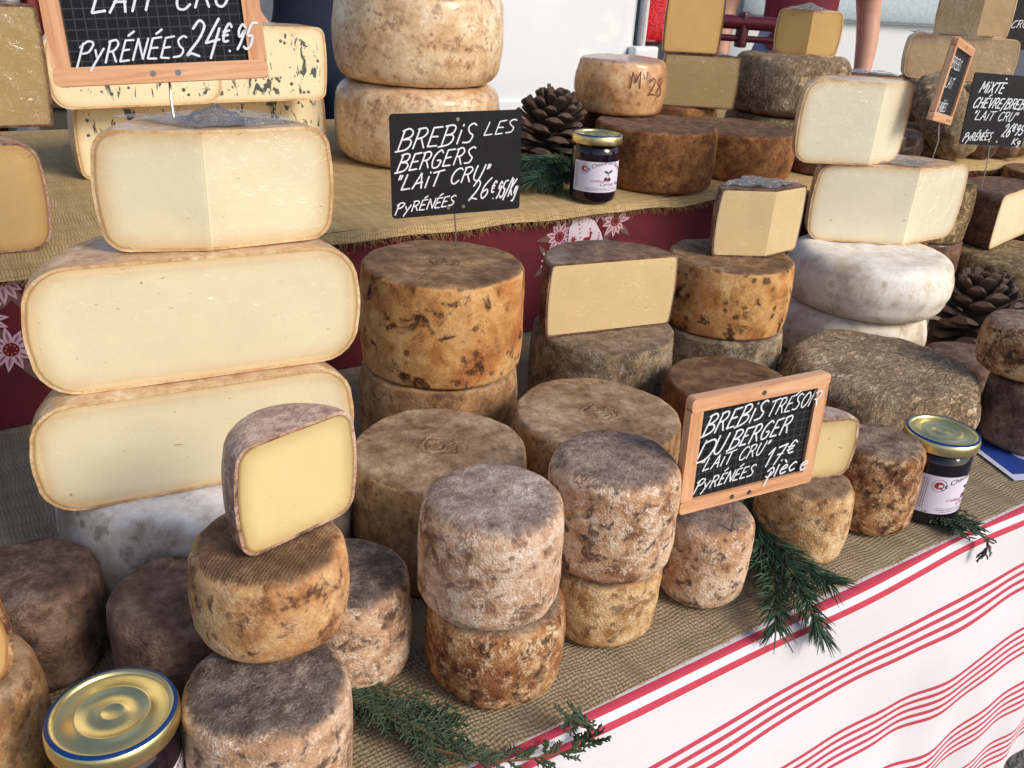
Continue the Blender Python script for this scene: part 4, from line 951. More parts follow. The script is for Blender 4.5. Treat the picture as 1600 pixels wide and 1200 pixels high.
def jam_jar(label, x, y, z, face):
    """face: world angle (degrees) the middle of the label looks to"""
    e = empty('jam_jar', W(x, y, z), (0, 0, rad(face))); tag(e, label, 'jar', 'jars of black cherry jam')
    R, Hh = .0310 * K, .0765 * K
    mb = MB(); mb.lathe([(R * .80, 0), (R * .93, .001), (R * .985, .004), (R, .010), (R, .062 * K), (R * .985, .0655 * K), (R * .93, .0685 * K), (R * .90, .070 * K), (R * .93, .0715 * K), (R * .90, .0735 * K), (R * .92, Hh)], 56)
    mb.build('glass', MT['jam'], e)
    L = .0330 * K; z0 = .0742 * K; z1 = .0850 * K
    mb = MB(); mb.lathe([(L * .93, z0), (L * .985, z0 - .0005), (L, z0 + .0012), (L, z1 - .0042), (L * .975, z1 - .0012), (L * .94, z1), (L * .90, z1 + .0004), (L * .86, z1 - .0002), (L * .845, z1 - .0018), (L * .60, z1 - .0022), (L * .575, z1 - .0010), (L * .53, z1 - .0010), (L * .505, z1 - .0022), (L * .24, z1 - .0020), (L * .20, z1 - .0008), (L * .15, z1 - .0008), (L * .12, z1 - .0016), (L * .02, z1 - .0016)], 64)
    lid = mb.build('lid', gold, e, True, 60)
    mb = MB(); n = 64; V = []; F = []
    for r_, z_ in ((L * .905, z1 + .0004), (L * .94, z1 + .0001), (L * .968, z1 - .0009)):
        for k in range(n): a = 2 * math.pi * k / n; V.append(Vector(((r_ + .0003) * math.cos(a), (r_ + .0003) * math.sin(a), z_ + .0003)))
    for j in range(2):
        for k in range(n): F.append((j * n + k, (j + 1) * n + k, (j + 1) * n + (k + 1) % n, j * n + (k + 1) % n))
    mesh('blue_band', V, F, blue, True, lid)
    LR = R + .0004; zb, zt = .014 * K, .053 * K; A = rad(68)
    def cyl(s, h_, o_): a = s / LR; return Vector(((LR + o_) * math.cos(a), (LR + o_) * math.sin(a), h_))
    n = 40; V = []; F = []
    for k in range(n + 1):
        s = (-A + 2 * A * k / n) * LR; V += [cyl(s, zb, 0), cyl(s, zt, 0)]
    for k in range(n): F.append((2 * k, 2 * k + 2, 2 * k + 3, 2 * k + 1))
    lab = mesh('paper_label', V, F, paper, True, e)
    hw = A * LR; lh = zt - zb
    def put(name, V, F, mat, lift): mesh(name, [cyl(v.x, v.y, lift) for v in V], F, mat, False, lab)
    def disc(cx, cy, r_, mat, lift, ring=0, name='emblem', sx=1):
        mb = MB(); P = []
        for k in range(24): a = 2 * math.pi * k / 24; P.append((math.cos(a) * sx, math.sin(a)))
        if ring:
            V = [Vector((cx + r_ * a, cy + r_ * b, 0)) for a, b in P] + [Vector((cx + (r_ - ring) * a, cy + (r_ - ring) * b, 0)) for a, b in P]
            F = [(k, (k + 1) % 24, 24 + (k + 1) % 24, 24 + k) for k in range(24)]
        else: V = [Vector((cx + r_ * a, cy + r_ * b, 0)) for a, b in P]; F = [tuple(range(24))]
        put(name, V, F, mat, lift)
    # round emblem
    ex, ey = -hw * .56, zb + lh * .76
    disc(ex, ey, lh * .165, ink, .0002, .0004); disc(ex, ey, lh * .095, inkred, .0002, 0, 'emblem', 1.15); disc(ex + lh * .03, ey, lh * .035, paper, .0004, 0, 'emblem', 1.4)
    # arched name
    V, F = text_mesh('Le Chaudron Basque', lh * .185); wd = max(v.x for v in V); Rc = lh * .95; ax, ay = hw * .26, zb + lh * -.03
    put('lettering', [Vector((ax + (Rc + v.y) * math.sin((v.x - wd / 2) / Rc), ay + (Rc + v.y) * math.cos((v.x - wd / 2) / Rc), 0)) for v in V], F, ink, .0002)
    for txt, sx, sy, sz, mat in (('Confiture de', -.30, .345, .12, inkred), ('Cerises Noires', .02, .215, .185, ink)):
        V, F = text_mesh(txt, lh * sz); put('lettering', [Vector((v.x + hw * sx, v.y + zb + lh * sy, 0)) for v in V], F, mat, .0002)
    disc(hw * .24, zb + lh * .44, lh * .065, inkcherry, .0003, 0, 'cherry'); disc(hw * .38, zb + lh * .43, lh * .065, inkcherry, .00035, 0, 'cherry')
    mb = MB(); ribbon(mb, [(hw * .24, zb + lh * .46), (hw * .34, zb + lh * .66)], .0004, .0003, cyl); ribbon(mb, [(hw * .38, zb + lh * .46), (hw * .34, zb + lh * .66)], .0004, .00032, cyl)
    for a, l in ((.5, .16), (2.7, .16)):
        pts = [Vector((hw * .34 + lh * l * (t_ * math.cos(a) - s_ * math.sin(a)), zb + lh * .64 + lh * l * (t_ * math.sin(a) + s_ * math.cos(a)), 0)) for t_, s_ in ((0, 0), (.4, .28), (.9, .22), (1.2, 0), (.8, -.22), (.4, -.24))]
        mb.add([cyl(q.x, q.y, .00036) for q in pts], [tuple(range(6))])
    mb.build('leaf', inkgreen, lab, False)
    # fine print
    mb = MB(); r = random.Random(4)
    for row in range(3):
        s = -hw * (.5 - .1 * (row == 2))
        while s < hw * .8:
            l = r.uniform(.001, .0035); yy = zb + lh * (.145 - .045 * row); mb.add([cyl(s, yy, .0002), cyl(s + l, yy, .0002), cyl(s + l, yy + .0006, .0002), cyl(s, yy + .0006, .0002)], [(0, 1, 2, 3)]); s += l + .0007
    for colm in range(3):
        y_ = zb + lh * .12
        while y_ < zt - lh * .1:
            l = r.uniform(.001, .003); s = -hw * (.93 - .05 * colm); mb.add([cyl(s, y_, .0002), cyl(s + .0006, y_, .0002), cyl(s + .0006, y_ + l, .0002), cyl(s, y_ + l, .0002)], [(0, 1, 2, 3)]); y_ += l + .0007
    mb.build('fine_print', ink, lab, False)
    return e
jam_jar('dark jam jar with gold lid between the lumpy brown tomme and the black-topped tomme', .0347, .3950, .0, -35)
jam_jar('dark jam jar with gold lid beside the blue leaflet', .7460, .3800, .0, -96)
jam_jar('dark jam jar with cherry label standing on the burlap riser', .7560, .9330, SHZ + .0005, -115)

# ------------------------------------------------------------------ greenery
def spray(name, label, stems, nl, step, mat, thick=.0009, cat='twig', fan=4, seed=1, flat=.55):
    """stems: list of polylines (working units); needles set round each"""
    r = random.Random(seed); p0 = W(stems[0][0]); e = empty(name, p0); tag(e, label, cat)
    sm = MB(); nm = MB(); inv = -p0
    for st in stems:
        P = [W(p_) for p_ in st]; P = [Vector(q) for q in spline([tuple(v) for v in P], 8)]
        sm.tube([q + inv for q in P], [.0018 - .0010 * i / len(P) for i in range(len(P))], 6)
        tot = 0; acc = 0
        for a, b in zip(P, P[1:]):
            seg = (b - a).length; d = (b - a).normalized(); s1 = d.cross(zz); s1 = s1.normalized() if s1.length > .05 else Vector((1, 0, 0)); s2 = s1.cross(d)
            k = 0
            while acc < seg:
                base = a + d * acc
                for f in range(fan):
                    g = r.uniform(0, 2 * math.pi); out = s1 * math.cos(g) + s2 * math.sin(g) * flat
                    dr = (out * r.uniform(.7, 1.0) + d * r.uniform(.5, .95)).normalized(); l = nl * K * r.uniform(.7, 1.1)
                    q1 = base + dr * l * .5; q2 = base + (dr + Vector((0, 0, -.12)) + d * .12).normalized() * l
                    nm.tube([base + inv, q1 + inv, q2 + inv], [thick * .8, thick, thick * .25], 3, False)
                acc += step * K
            acc -= seg
    sm.build('stem', MT['stem'], e); o = nm.build('needles', MT[mat], e, True, None); o['kind'] = 'stuff'
    return e
def T_(px, py, z): return tuple(onz(px, py, z))
def D_(px, py, y): return tuple(ony(px, py, y))
nd = T_(1208, 862, .016)
spray('spruce_branch', 'green spruce twig hanging over the edge of the burlap between two small tommes', [
    [T_(1160, 762, .03), T_(1180, 815, .024), nd],
    [nd, T_(1206, 905, .014), D_(1212, 955, .330), D_(1213, 985, .322)],
    [nd, T_(1240, 900, .016), D_(1268, 955, .322), D_(1286, 996, .312)],
    [T_(1190, 830, .022), T_(1235, 868, .02), T_(1270, 893, .014), T_(1300, 912, .012)],
    [T_(1170, 790, .028), T_(1190, 850, .02), T_(1182, 885, .014)]], .021, .0016, 'needle', fan=4, seed=3)
spray('spruce_branch', 'spruce twig lying under the pine cone on the riser', [
    [T_(925, 262, SHZ + .010), T_(890, 262, SHZ + .020), T_(850, 268, SHZ + .022), T_(815, 280, SHZ + .016)],
    [T_(905, 258, SHZ + .018), T_(880, 274, SHZ + .018), T_(866, 290, SHZ + .012)],
    [T_(905, 250, SHZ + .02), T_(868, 250, SHZ + .03), T_(830, 252, SHZ + .03), T_(812, 256, SHZ + .026)],
    [T_(890, 252, SHZ + .022), T_(862, 262, SHZ + .028), T_(838, 282, SHZ + .02)]], .024, .0015, 'needle', fan=5, seed=5)
def scaly(name, label, main, seed, dens, L0, spread):
    """cypress-like sprig with flat branching scale leaves"""
    r = random.Random(seed); p0 = W(main[0]); e = empty(name, p0); tag(e, label, 'twig'); mb = MB(); sb = MB()
    P = [Vector(q) for q in spline([tuple(W(v)) for v in main], 10)]
    sb.tube([q - p0 for q in P], [.0012 - .0006 * i / len(P) for i in range(len(P))], 5)
    for i, q in enumerate(P[:-1]):
        t_ = i / len(P); d = (P[i + 1] - q).normalized(); s = d.cross(zz).normalized()
        for k in range(dens if t_ < spread else 1):
            sg = r.choice((-1, 1)); L = L0 * K * r.uniform(.4, 1.1) * (1.0 if t_ < spread else .35)
            dd = (d * r.uniform(.4, 1.0) + s * sg * r.uniform(.5, 1.1) + zz * r.uniform(.0, .35)).normalized(); a = q.copy(); pts = [a]; n = 5
            for j in range(n):
                dd = (dd + d * .12 + Vector((r.uniform(-.2, .2), r.uniform(-.2, .2), r.uniform(-.14, .08)))).normalized(); a = a + dd * L / n; pts.append(a.copy())
                for m_ in (-1, 1):
                    sd2 = (dd * .8 + dd.cross(zz) * m_ * .8 + zz * r.uniform(-.1, .3)).normalized(); l2 = L * r.uniform(.16, .34)
                    mb.tube([a - p0, a + sd2 * l2 * .6 - p0, a + sd2 * l2 - p0], [.0007, .0009, .0003], 4, False)
            mb.tube([v - p0 for v in pts], [.0010] * n + [.0004], 4, False)
    sb.build('stem', MT['stem'], e); o = mb.build('scale_leaves', MT['cypress'], e, True, None); o['kind'] = 'stuff'
    return e
scaly('cypress_sprig', 'dark green cypress sprig trailing over the burlap beside the black-topped tomme', [T_(528, 1085, .012), T_(590, 1105, .012), T_(650, 1135, .010), T_(700, 1165, .008), T_(770, 1185, .006)], 2, 3, .028, .6)
scaly('cypress_sprig', 'thin cypress tendril curling over the striped cloth', [T_(640, 1160, .008), T_(760, 1188, .006), D_(860, 1180, .318), D_(915, 1160, .316), D_(918, 1135, .316), D_(885, 1125, .318)], 12, 1, .016, 1.0)
scaly('cypress_sprig', 'cypress sprig curling from the jam jar over the cloth edge', [T_(1425, 775, .010), T_(1458, 795, .008), T_(1492, 815, .006), D_(1525, 832, .322), D_(1543, 845, .318), D_(1540, 868, .316)], 4, 3, .026, .45)

def pine_cone(label, p0, R, H, seed, tilt=(0, 0, 0)):
    e = empty('pine_cone', p0, tilt); tag(e, label, 'pine cone'); r = random.Random(seed)
    mb = MB(); mb.lathe([(R * .2, 0), (R * .42, H * .12), (R * .48, H * .4), (R * .32, H * .75), (R * .1, H * .95)], 16); mb.build('core', MT['conecore'], e)
    # one scale: narrow root, wide thick lip with a ridge
    V = []; F = []
    sec = [(0, .10, .03), (.45, .22, .05), (.8, .34, .085), (.95, .33, .12), (1.03, .20, .10)]
    for x, hw, th in sec:
        for a, b in ((-1, -.4), (-.55, .75), (0, 1), (.55, .75), (1, -.4), (0, -.8)): V.append((x, a * hw, b * th))
    for j in range(len(sec) - 1):
        for k in range(6): F.append((j * 6 + k, j * 6 + (k + 1) % 6, (j + 1) * 6 + (k + 1) % 6, (j + 1) * 6 + k))
    F += [tuple(range(6))[::-1], tuple(24 + k for k in range(6))]
    me = bpy.data.meshes.new('scale'); me.from_pydata(V, [], F); me.materials.append(MT['cone']); me.update()
    n = 78
    for i in range(n):
        t_ = i / (n - 1); a = i * 2.39996; z_ = H * (.06 + .84 * t_); prof_ = math.sin(math.pi * min(1, .28 + .66 * t_)) ** .8
        l = R * (.42 + .58 * prof_) * r.uniform(.9, 1.08); el = rad(-14 + 88 * t_ ** 1.25 + r.uniform(-6, 6))
        o = link('scale', me, e); o.location = (R * .16 * math.cos(a), R * .16 * math.sin(a), z_)
        o.rotation_euler = (0, -el, a); o.scale = (l, l * (.95 if t_ < .7 else .75), l * .9)
    return e
pine_cone('open brown pine cone on the spruce twig on the riser', W(.785, 1.095, SHZ + .012), .050 * K, .092 * K, 3, (rad(6), rad(8), 0))
pine_cone('dark pine cone in the shadow between the white wheels and the stack on the leaflet', W(1.195, .600, .0), .055 * K, .090 * K, 9, (rad(-4), rad(5), 1))

# leaflet under the stack of two tommes
lf = empty('leaflet', W(.965, .395, .0012), (0, 0, rad(-22))); tag(lf, 'blue and white printed leaflet lying on the burlap under two tommes', 'leaflet')
def flat(name, P, z_, mat): mesh(name, [Vector((x * K, y * K, z_)) for x, y in P] + [Vector((x * K, y * K, z_ - .0004)) for x, y in P], [tuple(range(len(P))), tuple(range(len(P), 2 * len(P)))[::-1]] + [(k, len(P) + k, len(P) + (k + 1) % len(P), (k + 1) % len(P)) for k in range(len(P))], mat, False, lf)
flat('sheet', [(-.065, -.06), (.14, -.06), (.14, .09), (-.065, .09)], .0006, plain('leaflet_white', (206, 208, 232), .35, var=.02, bump=0))
flat('printed_blue', [(-.058, -.049), (.135, -.049), (.135, .085), (-.058, .085)], .0011, plain('leaflet_blue', (40, 66, 142), .35, var=.3, vscale=12, bump=0))
flat('printed_oval', [(.005 + .034 * math.cos(k * .26), -.012 + .022 * math.sin(k * .26)) for k in range(24)], .0016, plain('leaflet_pale', (176, 178, 214), .35, var=.05, bump=0))
flat('printed_green', [(.06, -.047), (.13, -.047), (.13, .0), (.09, .0)], .0016, plain('leaflet_green', (42, 74, 66), .4, var=.4, vscale=40, bump=0))

# ------------------------------------------------------------------ behind the stall
def rbox(mb, c, d, r, M=None, n=7):
    """rounded box"""
    c = Vector(c); hx = [v / 2 for v in d]; V = {}; 
    def pt(i, j, k):
        key = (i, j, k)
        if key not in V:
            q = Vector([hx[a] * (2 * t_ / n - 1) for a, t_ in enumerate((i, j, k))])
            # pull grid lines to the corners so that the rounding is well resolved
            q = Vector([math.copysign(hx[a] - r * (1 - abs(2 * t_ / n - 1)) * 2 if abs(2 * t_ / n - 1) > .5 else abs(2 * t_ / n - 1) / .5 * (hx[a] - r), 2 * t_ / n - 1) for a, t_ in enumerate((i, j, k))])
            inn = Vector([max(-(hx[a] - r), min(hx[a] - r, q[a])) for a in range(3)]); e = q - inn
            if e.length > 1e-9: q = inn + e.normalized() * r
            q = q + c; V[key] = (len(V), M @ q if M is not None else q)
        return V[key][0]
    F = []
    for a in range(3):
        b, c2 = (a + 1) % 3, (a + 2) % 3
        for s in (0, n):
            for i in range(n):
                for j in range(n):
                    def idx(u, v):
                        t_ = [0, 0, 0]; t_[a] = s; t_[b] = u; t_[c2] = v; return pt(*t_)
                    f = (idx(i, j), idx(i + 1, j), idx(i + 1, j + 1), idx(i, j + 1)); F.append(f if s else f[::-1])
    vs_ = [None] * len(V)
    for k_, (i, p_) in V.items(): vs_[i] = p_
    mb.add(vs_, F)
hx = r0.copy(); hf = fh.copy()     # horizontal right and forward directions of view
def frame_at(px, D, ang=0):
    """matrix with origin on the ground below the ray (px, horizon) at depth D; x right, y away, z up, turned by ang"""
    p = ondepth(px, 60, D); o_ = Vector((p.x * K, p.y * K, 0))
    M = Matrix((hx, hf, zz)).transposed().to_4x4(); return Matrix.Translation(o_) @ M @ Matrix.Rotation(rad(ang), 4, 'Z')
m = NT('van_white_paint'); c = m.coord(False)
m.p(Base_Color=m.ramp(m.noise(c, 3, 3), [(.3, s2l((226, 230, 232))), (.7, s2l((236, 238, 238)))]), Roughness=.25, Coat_Weight=1.0, Coat_Roughness=.04, Coat_Normal=m.bump(m.noise(c, 2.2, 3), .5, .05)); MT['van'] = m.m
MT['plastic_dark'] = plain('dark_plastic', (58, 62, 66), .5, vscale=200)
MT['rubber'] = plain('tyre_rubber', (30, 30, 31), .85)
m = NT('tail_light_red'); c = m.coord(False)
m.p(Base_Color=m.mix(m.ss(m.noise(c, 60, 2), .4, .6), s2l((196, 10, 24)), s2l((226, 40, 52))), Roughness=.12, Coat_Weight=1.0, Normal=m.bump(m.vor(c, 160), .4, .004)); MT['tail'] = m.m
MT['lampwhite'] = plain('lamp_white', (226, 222, 222), .15, coat=1.0)
M = frame_at(985, 3.05, 18)
van = empty('white_van', M.translation); van.matrix_world = M; tag(van, 'white van with one rear door swung open and a red tail light', 'van')
mb = MB(); rbox(mb, (1.15, 2.6, 1.22), (1.90, 5.0, 1.95), .10); mb.build('body', MT['van'], van)
mb = MB(); rbox(mb, (.125, .06, 1.25), (.20, .30, 1.75), .03); mb.build('corner_pillar', MT['plastic_dark'], van)
mb = MB(); rbox(mb, (.055, -.10, 1.345), (.125, .06, .50), .025); tl = mb.build('tail_light', MT['tail'], van)
mb = MB(); rbox(mb, (-.002, -.112, 1.30), (.020, .06, .46), .008); mb.build('lens_edge', MT['lampwhite'], tl)
mb = MB(); rbox(mb, (-.56, -.06, 1.20), (1.02, .07, 1.75), .03); dr = mb.build('rear_door', MT['van'], van)
mb = MB(); rbox(mb, (-.50, -.098, .86), (.80, .012, .05), .005); mb.build('rub_strip', MT['van'], dr)
mb = MB(); rbox(mb, (-.03, -.12, 1.045), (.13, .05, .075), .012); mb.build('hinge', MT['van'], dr)
mb = MB(); rbox(mb, (.95, -.10, .48), (2.1, .25, .26), .06); mb.build('bumper', MT['plastic_dark'], van)
mb = MB(); rbox(mb, (1.20, .085, 1.55), (1.35, .06, .70), .03); mb.build('rear_window', plain('van_glass', (196, 210, 214), .08, coat=1.0), van)
for y_ in (.9, 4.2):
    for x_ in (.25, 2.05):
        mb = MB(); mb.lathe([(.10, -.11), (.30, -.11), (.335, -.08), (.335, .08), (.30, .11), (.10, .11)], 32, Matrix.Translation((x_, y_, .335)) @ Matrix.Rotation(rad(90), 4, 'Y')); mb.build('wheel', MT['rubber'], van)
mb = MB(); mb.lathe([(.004, 0), (.012, 0), (.012, .004), (.004, .004)], 16, Matrix.Translation((-.165, -.0955, 1.000)) @ Matrix.Rotation(rad(90), 4, 'X')); mb.build('reflector', MT['tail'], dr)
dr.matrix_local = Matrix.Rotation(rad(18), 4, 'Z')

# pole, drape and crate at the end of the stall
p = ondepth(28, 100, 1.75); q = ondepth(38, 190, 1.75)
mb = MB(); b0 = W(p); mb.tube([(b0.x, b0.y, 0), (b0.x, b0.y, 2.3)], .026, 20); o = mb.build('stall_pole', MT['alu']); tag(o, 'silver metal pole standing behind the stall end', 'pole')
V = []; F = []; c0 = W(ondepth(-60, 80, 2.3)); c1 = W(ondepth(105, 80, 2.3)); n = 40
for j, z_ in enumerate((.0, 1.0, 2.1)):
    for i in range(n + 1):
        v = c0.lerp(c1, i / n); V.append(Vector((v.x, v.y, z_)) - hf * .03 * math.sin(i * .9))
for j in range(2):
    for i in range(n): F.append((j * (n + 1) + i, j * (n + 1) + i + 1, (j + 1) * (n + 1) + i + 1, (j + 1) * (n + 1) + i))
o = mesh('red_drape', V, F, plain('drape_red', (126, 44, 46), .85)); o.modifiers.new('thick', 'SOLIDIFY').thickness = .004
tag(o, 'dull red drape hanging behind the silver pole', 'drape')
M = frame_at(90, 2.05, 12); cr = empty('storage_crate', M.translation); cr.matrix_world = M; tag(cr, 'dark olive crate standing behind the blue cheese', 'crate')
olive = plain('olive_plastic', (74, 70, 54), .6, vscale=40)
mb = MB(); rbox(mb, (.05, .15, .53), (.42, .40, 1.05), .03); mb.build('crate_body', olive, cr)
for z_ in (.62, .78, .93): mb = MB(); rbox(mb, (.05, -.055, z_), (.36, .02, .05), .006); mb.build('rib', olive, cr)

# ---------------------------------------------------------------- people
skin_m = plain('skin', (204, 150, 124), .5, var=.08, vscale=30, bump=.08)
hair_m = plain('hair', (62, 46, 36), .7, var=.3, vscale=200, bump=.4)
import bmesh
def person(label, M, pose, cloth, H=1.0):
    """pose: joints -> (x, y, z) local metres, y towards the viewer is negative"""
    e = empty('person', M.translation); e.matrix_world = M; tag(e, label, 'person')
    J = pose; bm = bmesh.new(); sk = bm.verts.layers.skin.verify(); vv = {}; E_ = []; seg = []
    def vert(nm, co, r, root=False):
        v = bm.verts.new(co); v[sk].radius = r if isinstance(r, tuple) else (r, r); v[sk].use_root = root; vv[nm] = v
    def edge(a, b, kind): bm.edges.new((vv[a], vv[b])); seg.append((vv[a].co.copy(), vv[b].co.copy(), kind))
    R = dict(pelvis=(.155, .115), waist=(.135, .10), chest=(.165, .115), neck0=(.075, .07), neck=(.055, .055), head0=(.075, .085), head1=(.085, .10), head2=(.06, .075))
    for nm in ('pelvis', 'waist', 'chest', 'neck0', 'neck', 'head0', 'head1', 'head2'): vert(nm, J[nm], R[nm], nm == 'pelvis')
    for a, b, k in (('pelvis', 'waist', 'hip'), ('waist', 'chest', 'torso'), ('chest', 'neck0', 'torso'), ('neck0', 'neck', 'neck'), ('neck', 'head0', 'head'), ('head0', 'head1', 'head'), ('head1', 'head2', 'head')): edge(a, b, k)
    for s in 'LR':
        for nm, r in (('sh', .066), ('el', .046), ('fo', .044), ('wr', .030), ('pa', (.040, .020)), ('hipj', .095), ('kn', .060), ('cf', .056), ('an', .042), ('heel', .045), ('toe', .038)): vert(nm + s, J[nm + s], r)
        for a, b, k in (('neck0', 'sh' + s, 'torso'), ('sh' + s, 'el' + s, 'uparm'), ('el' + s, 'fo' + s, 'forearm'), ('fo' + s, 'wr' + s, 'forearm'), ('wr' + s, 'pa' + s, 'hand'),
                        ('pelvis', 'hipj' + s, 'hip'), ('hipj' + s, 'kn' + s, 'leg'), ('kn' + s, 'cf' + s, 'leg'), ('cf' + s, 'an' + s, 'leg'), ('an' + s, 'heel' + s, 'shoe'), ('heel' + s, 'toe' + s, 'shoe')): edge(a, b, k)
        d = (vv['pa' + s].co - vv['wr' + s].co).normalized(); sd = Vector((0, -1, 0)) - d * d.dot(Vector((0, -1, 0))); sd.normalize()
        inw = d.cross(sd) * (1 if s == 'L' else -1)
        for f, (o_, l) in enumerate(((.030, .062), (.011, .076), (-.009, .078), (-.028, .066))):
            b = vv['pa' + s].co + sd * o_ + d * .03; vert('f%d%s' % (f, s), b, .009); vert('g%d%s' % (f, s), b + d * l * .55 + inw * .006, .008); vert('h%d%s' % (f, s), b + d * l + inw * .022, .007)
            edge('pa' + s, 'f%d%s' % (f, s), 'hand'); edge('f%d%s' % (f, s), 'g%d%s' % (f, s), 'hand'); edge('g%d%s' % (f, s), 'h%d%s' % (f, s), 'hand')
        b = vv['pa' + s].co + sd * .042 - d * .005; vert('t0' + s, b, .011); vert('t1' + s, b + sd * .018 + d * .045, .009); edge('pa' + s, 't0' + s, 'hand'); edge('t0' + s, 't1' + s, 'hand')
    me = bpy.data.meshes.new('skeleton'); bm.to_mesh(me); bm.free()
    o = bpy.data.objects.new('skeleton', me); COL.objects.link(o)
    md = o.modifiers.new('skin', 'SKIN'); md.branch_smoothing = .6; md.use_smooth_shade = True; sb = o.modifiers.new('sub', 'SUBSURF'); sb.levels = sb.render_levels = 2
    dg = bpy.context.evaluated_depsgraph_get(); dg.update(); me2 = bpy.data.meshes.new_from_object(o.evaluated_get(dg)); bpy.data.objects.remove(o)
    V = [v.co.copy() for v in me2.vertices]; F = [tuple(p.vertices) for p in me2.polygons]; Nn = [v.normal.copy() for v in me2.vertices]; bpy.data.meshes.remove(me2)
    def kind(p):
        best = (9, '', 0)
        for a, b, k in seg:
            ab = b - a; t_ = max(0, min(1, (p - a).dot(ab) / max(ab.length_squared, 1e-9))); d = (p - a - ab * t_).length - (.05 if k in ('torso', 'hip') else 0)
            if d < best[0]: best = (d, k, t_)
        return best[1], best[2]
    mesh('body', V, F, skin_m, True, e)
    ks = [kind(sum((V[i] for i in f), Vector()) / len(f)) for f in F]
    def cloth_part(name, test, off, mat):
        fs = [f for f, k in zip(F, ks) if test(k, sum((V[i] for i in f), Vector()) / len(f))]; ids = {}; VV = []
        for f in fs:
            for i in f:
                if i not in ids: ids[i] = len(VV); VV.append(V[i] + Nn[i] * (off + .004 * noise.noise(V[i] * 14)))
        if not fs: return
        o = mesh(name, VV, [tuple(ids[i] for i in f) for f in fs], mat, True, e); sol = o.modifiers.new('hem', 'SOLIDIFY'); sol.thickness = .004; sol.offset = 1
    for args in cloth: cloth_part(*args)
    # head details
    hc = Vector(J['head1'])
    cloth_part('hair', lambda k, p: k[0] == 'head' and (p.z > hc.z + .045 or p.y > hc.y + .02) and p.z > hc.z - .07, .012, hair_m)
    mb = MB(); mb.add([hc + Vector(v) for v in ((-.013, -.092, -.035), (.013, -.092, -.035), (0, -.128, -.03), (0, -.092, .02), (0, -.088, -.042))], [(0, 2, 3), (2, 1, 3), (0, 4, 2), (4, 1, 2)]); mb.build('nose', skin_m, e)
    for s in (-1, 1):
        mb = MB(); mb.lathe([(.001, -.008), (.009, -.004), (.011, 0), (.009, .004), (.001, .008)], 12, Matrix.Translation(hc + Vector((s * .032, -.088, .015)))); mb.build('eye', plain('eye', (220, 216, 210), .3, bump=0), e)
        mb = MB(); rbox(mb, hc + Vector((s * .092, .005, -.01)), (.018, .035, .06), .008); mb.build('ear', skin_m, e)
    mb = MB(); rbox(mb, hc + Vector((0, -.094, -.065)), (.045, .012, .012), .005); mb.build('mouth', plain('lips', (168, 96, 88), .5, bump=0), e)
    return e
def standing(**kw):
    J = dict(pelvis=(0, 0, .98), waist=(0, 0, 1.12), chest=(0, 0, 1.34), neck0=(0, .01, 1.49), neck=(0, .01, 1.56), head0=(0, 0, 1.63), head1=(0, 0, 1.70), head2=(0, .005, 1.77))
    for s, g in (('L', -1), ('R', 1)):
        J.update({'sh' + s: (g * .20, .01, 1.46), 'el' + s: (g * .265, .03, 1.18), 'fo' + s: (g * .272, .0, 1.09), 'wr' + s: (g * .265, -.05, .94), 'pa' + s: (g * .262, -.065, .88),
                  'hipj' + s: (g * .10, 0, .93), 'kn' + s: (g * .11, -.01, .50), 'cf' + s: (g * .115, .015, .36), 'an' + s: (g * .12, .02, .09), 'heel' + s: (g * .12, .02, .05), 'toe' + s: (g * .13, -.15, .042)})
    J.update(kw); return J
tee = plain('tee_blue_grey', (150, 166, 196), .85, var=.1, vscale=20); jeans = plain('jeans_blue', (110, 130, 172), .85, var=.15, vscale=120)
apron = plain('apron_burgundy', (108, 20, 40), .75, var=.12, vscale=16); navy = plain('navy_cloth', (22, 32, 54), .85, var=.2, vscale=16); shoe = plain('shoe_black', (28, 28, 30), .6)
black_tr = plain('dark_trousers', (34, 36, 44), .85)
legs = lambda mat, nm='trousers': (nm, lambda k, p: k[0] in ('leg', 'hip') and p.z < 1.06, .008, mat)
def shoes(): return ('shoes', lambda k, p: k[0] == 'shoe', .006, shoe)
M = frame_at(1240, 2.95, -4)
M = M @ Matrix.Scale(1.06, 4)
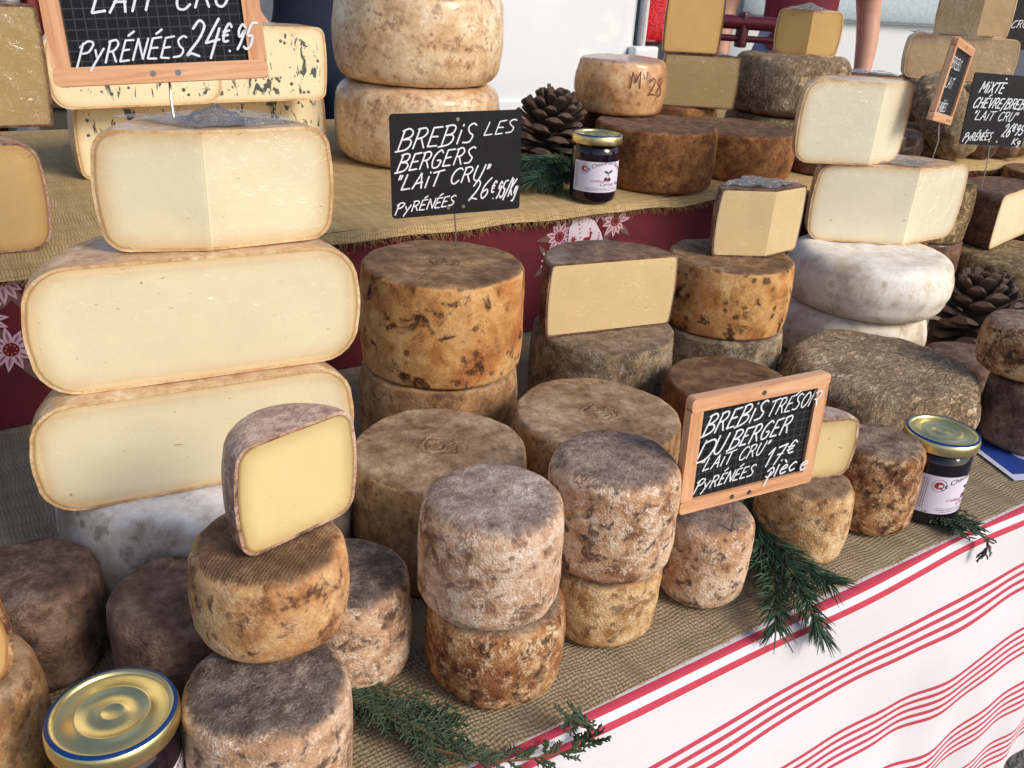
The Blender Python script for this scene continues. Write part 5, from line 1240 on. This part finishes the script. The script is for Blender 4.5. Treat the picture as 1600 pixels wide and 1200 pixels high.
person('person in blue grey shirt and burgundy apron with bare forearms standing behind the crusty wheel', M,
    standing(), [('shirt', lambda k, p: (k[0] in ('torso', 'hip') and p.z > 1.0) or (k[0] == 'uparm' and k[1] < .80), .007, tee), legs(jeans),
    ('apron', lambda k, p: k[0] in ('torso', 'hip', 'leg') and p.y < .03 and -.10 < p.x < .24 and .62 < p.z < 1.40, .022, apron), shoes()])
M = frame_at(500, 2.60, 10) @ Matrix.Scale(1.04, 4)
J = standing(); J.update(elL=(-.33, -.05, 1.25), foL=(-.28, -.11, 1.20), wrL=(-.19, -.20, 1.10), paL=(-.15, -.23, 1.06))
person('person in navy clothes standing behind the blue cheese with a bare forearm', M,
    J, [('shirt', lambda k, p: (k[0] in ('torso', 'hip') and p.z > 1.0) or (k[0] == 'uparm' and k[1] < .9), .012, navy), legs(black_tr),
    ('apron', lambda k, p: k[0] in ('torso', 'hip', 'leg') and p.y < .02 and abs(p.x) < .19 and .55 < p.z < 1.40, .03, navy), shoes()])
# burgundy rail between the golden block and the wedge
a = W(ondepth(1115, 32, 2.2)); b_ = W(ondepth(1200, 38, 2.2)); dv = (b_ - a).normalized()
e = empty('rail', a); tag(e, 'burgundy metal rail with clamp behind the golden blocks', 'rail')
mb = MB(); mb.tube([Vector((0, 0, 0)) - dv * .06, b_ - a + dv * .06], .020, 14); mb.build('tube', plain('burgundy_metal', (92, 22, 38), .35, .2), e)
mb = MB(); mb.tube([Vector((0, 0, -.045)) - dv * .06, b_ - a + dv * .06 + Vector((0, 0, -.045))], .010, 12); mb.build('lower_tube', plain('burgundy_metal_dark', (80, 20, 34), .35, .2), e)
mb = MB(); rbox(mb, (b_ - a) * .55 + Vector((0, 0, -.02)), (.03, .03, .10), .006); mb.build('clamp', plain('burgundy_clamp', (74, 18, 30), .4), e)
for s in (-.04, .04):
    q = (a + dv * s if s < 0 else b_ + dv * s) - a; mb = MB(); mb.tube([q, Vector((q.x, q.y, -a.z))], .014, 10); mb.build('post', plain('burgundy_post', (80, 20, 34), .4), e)
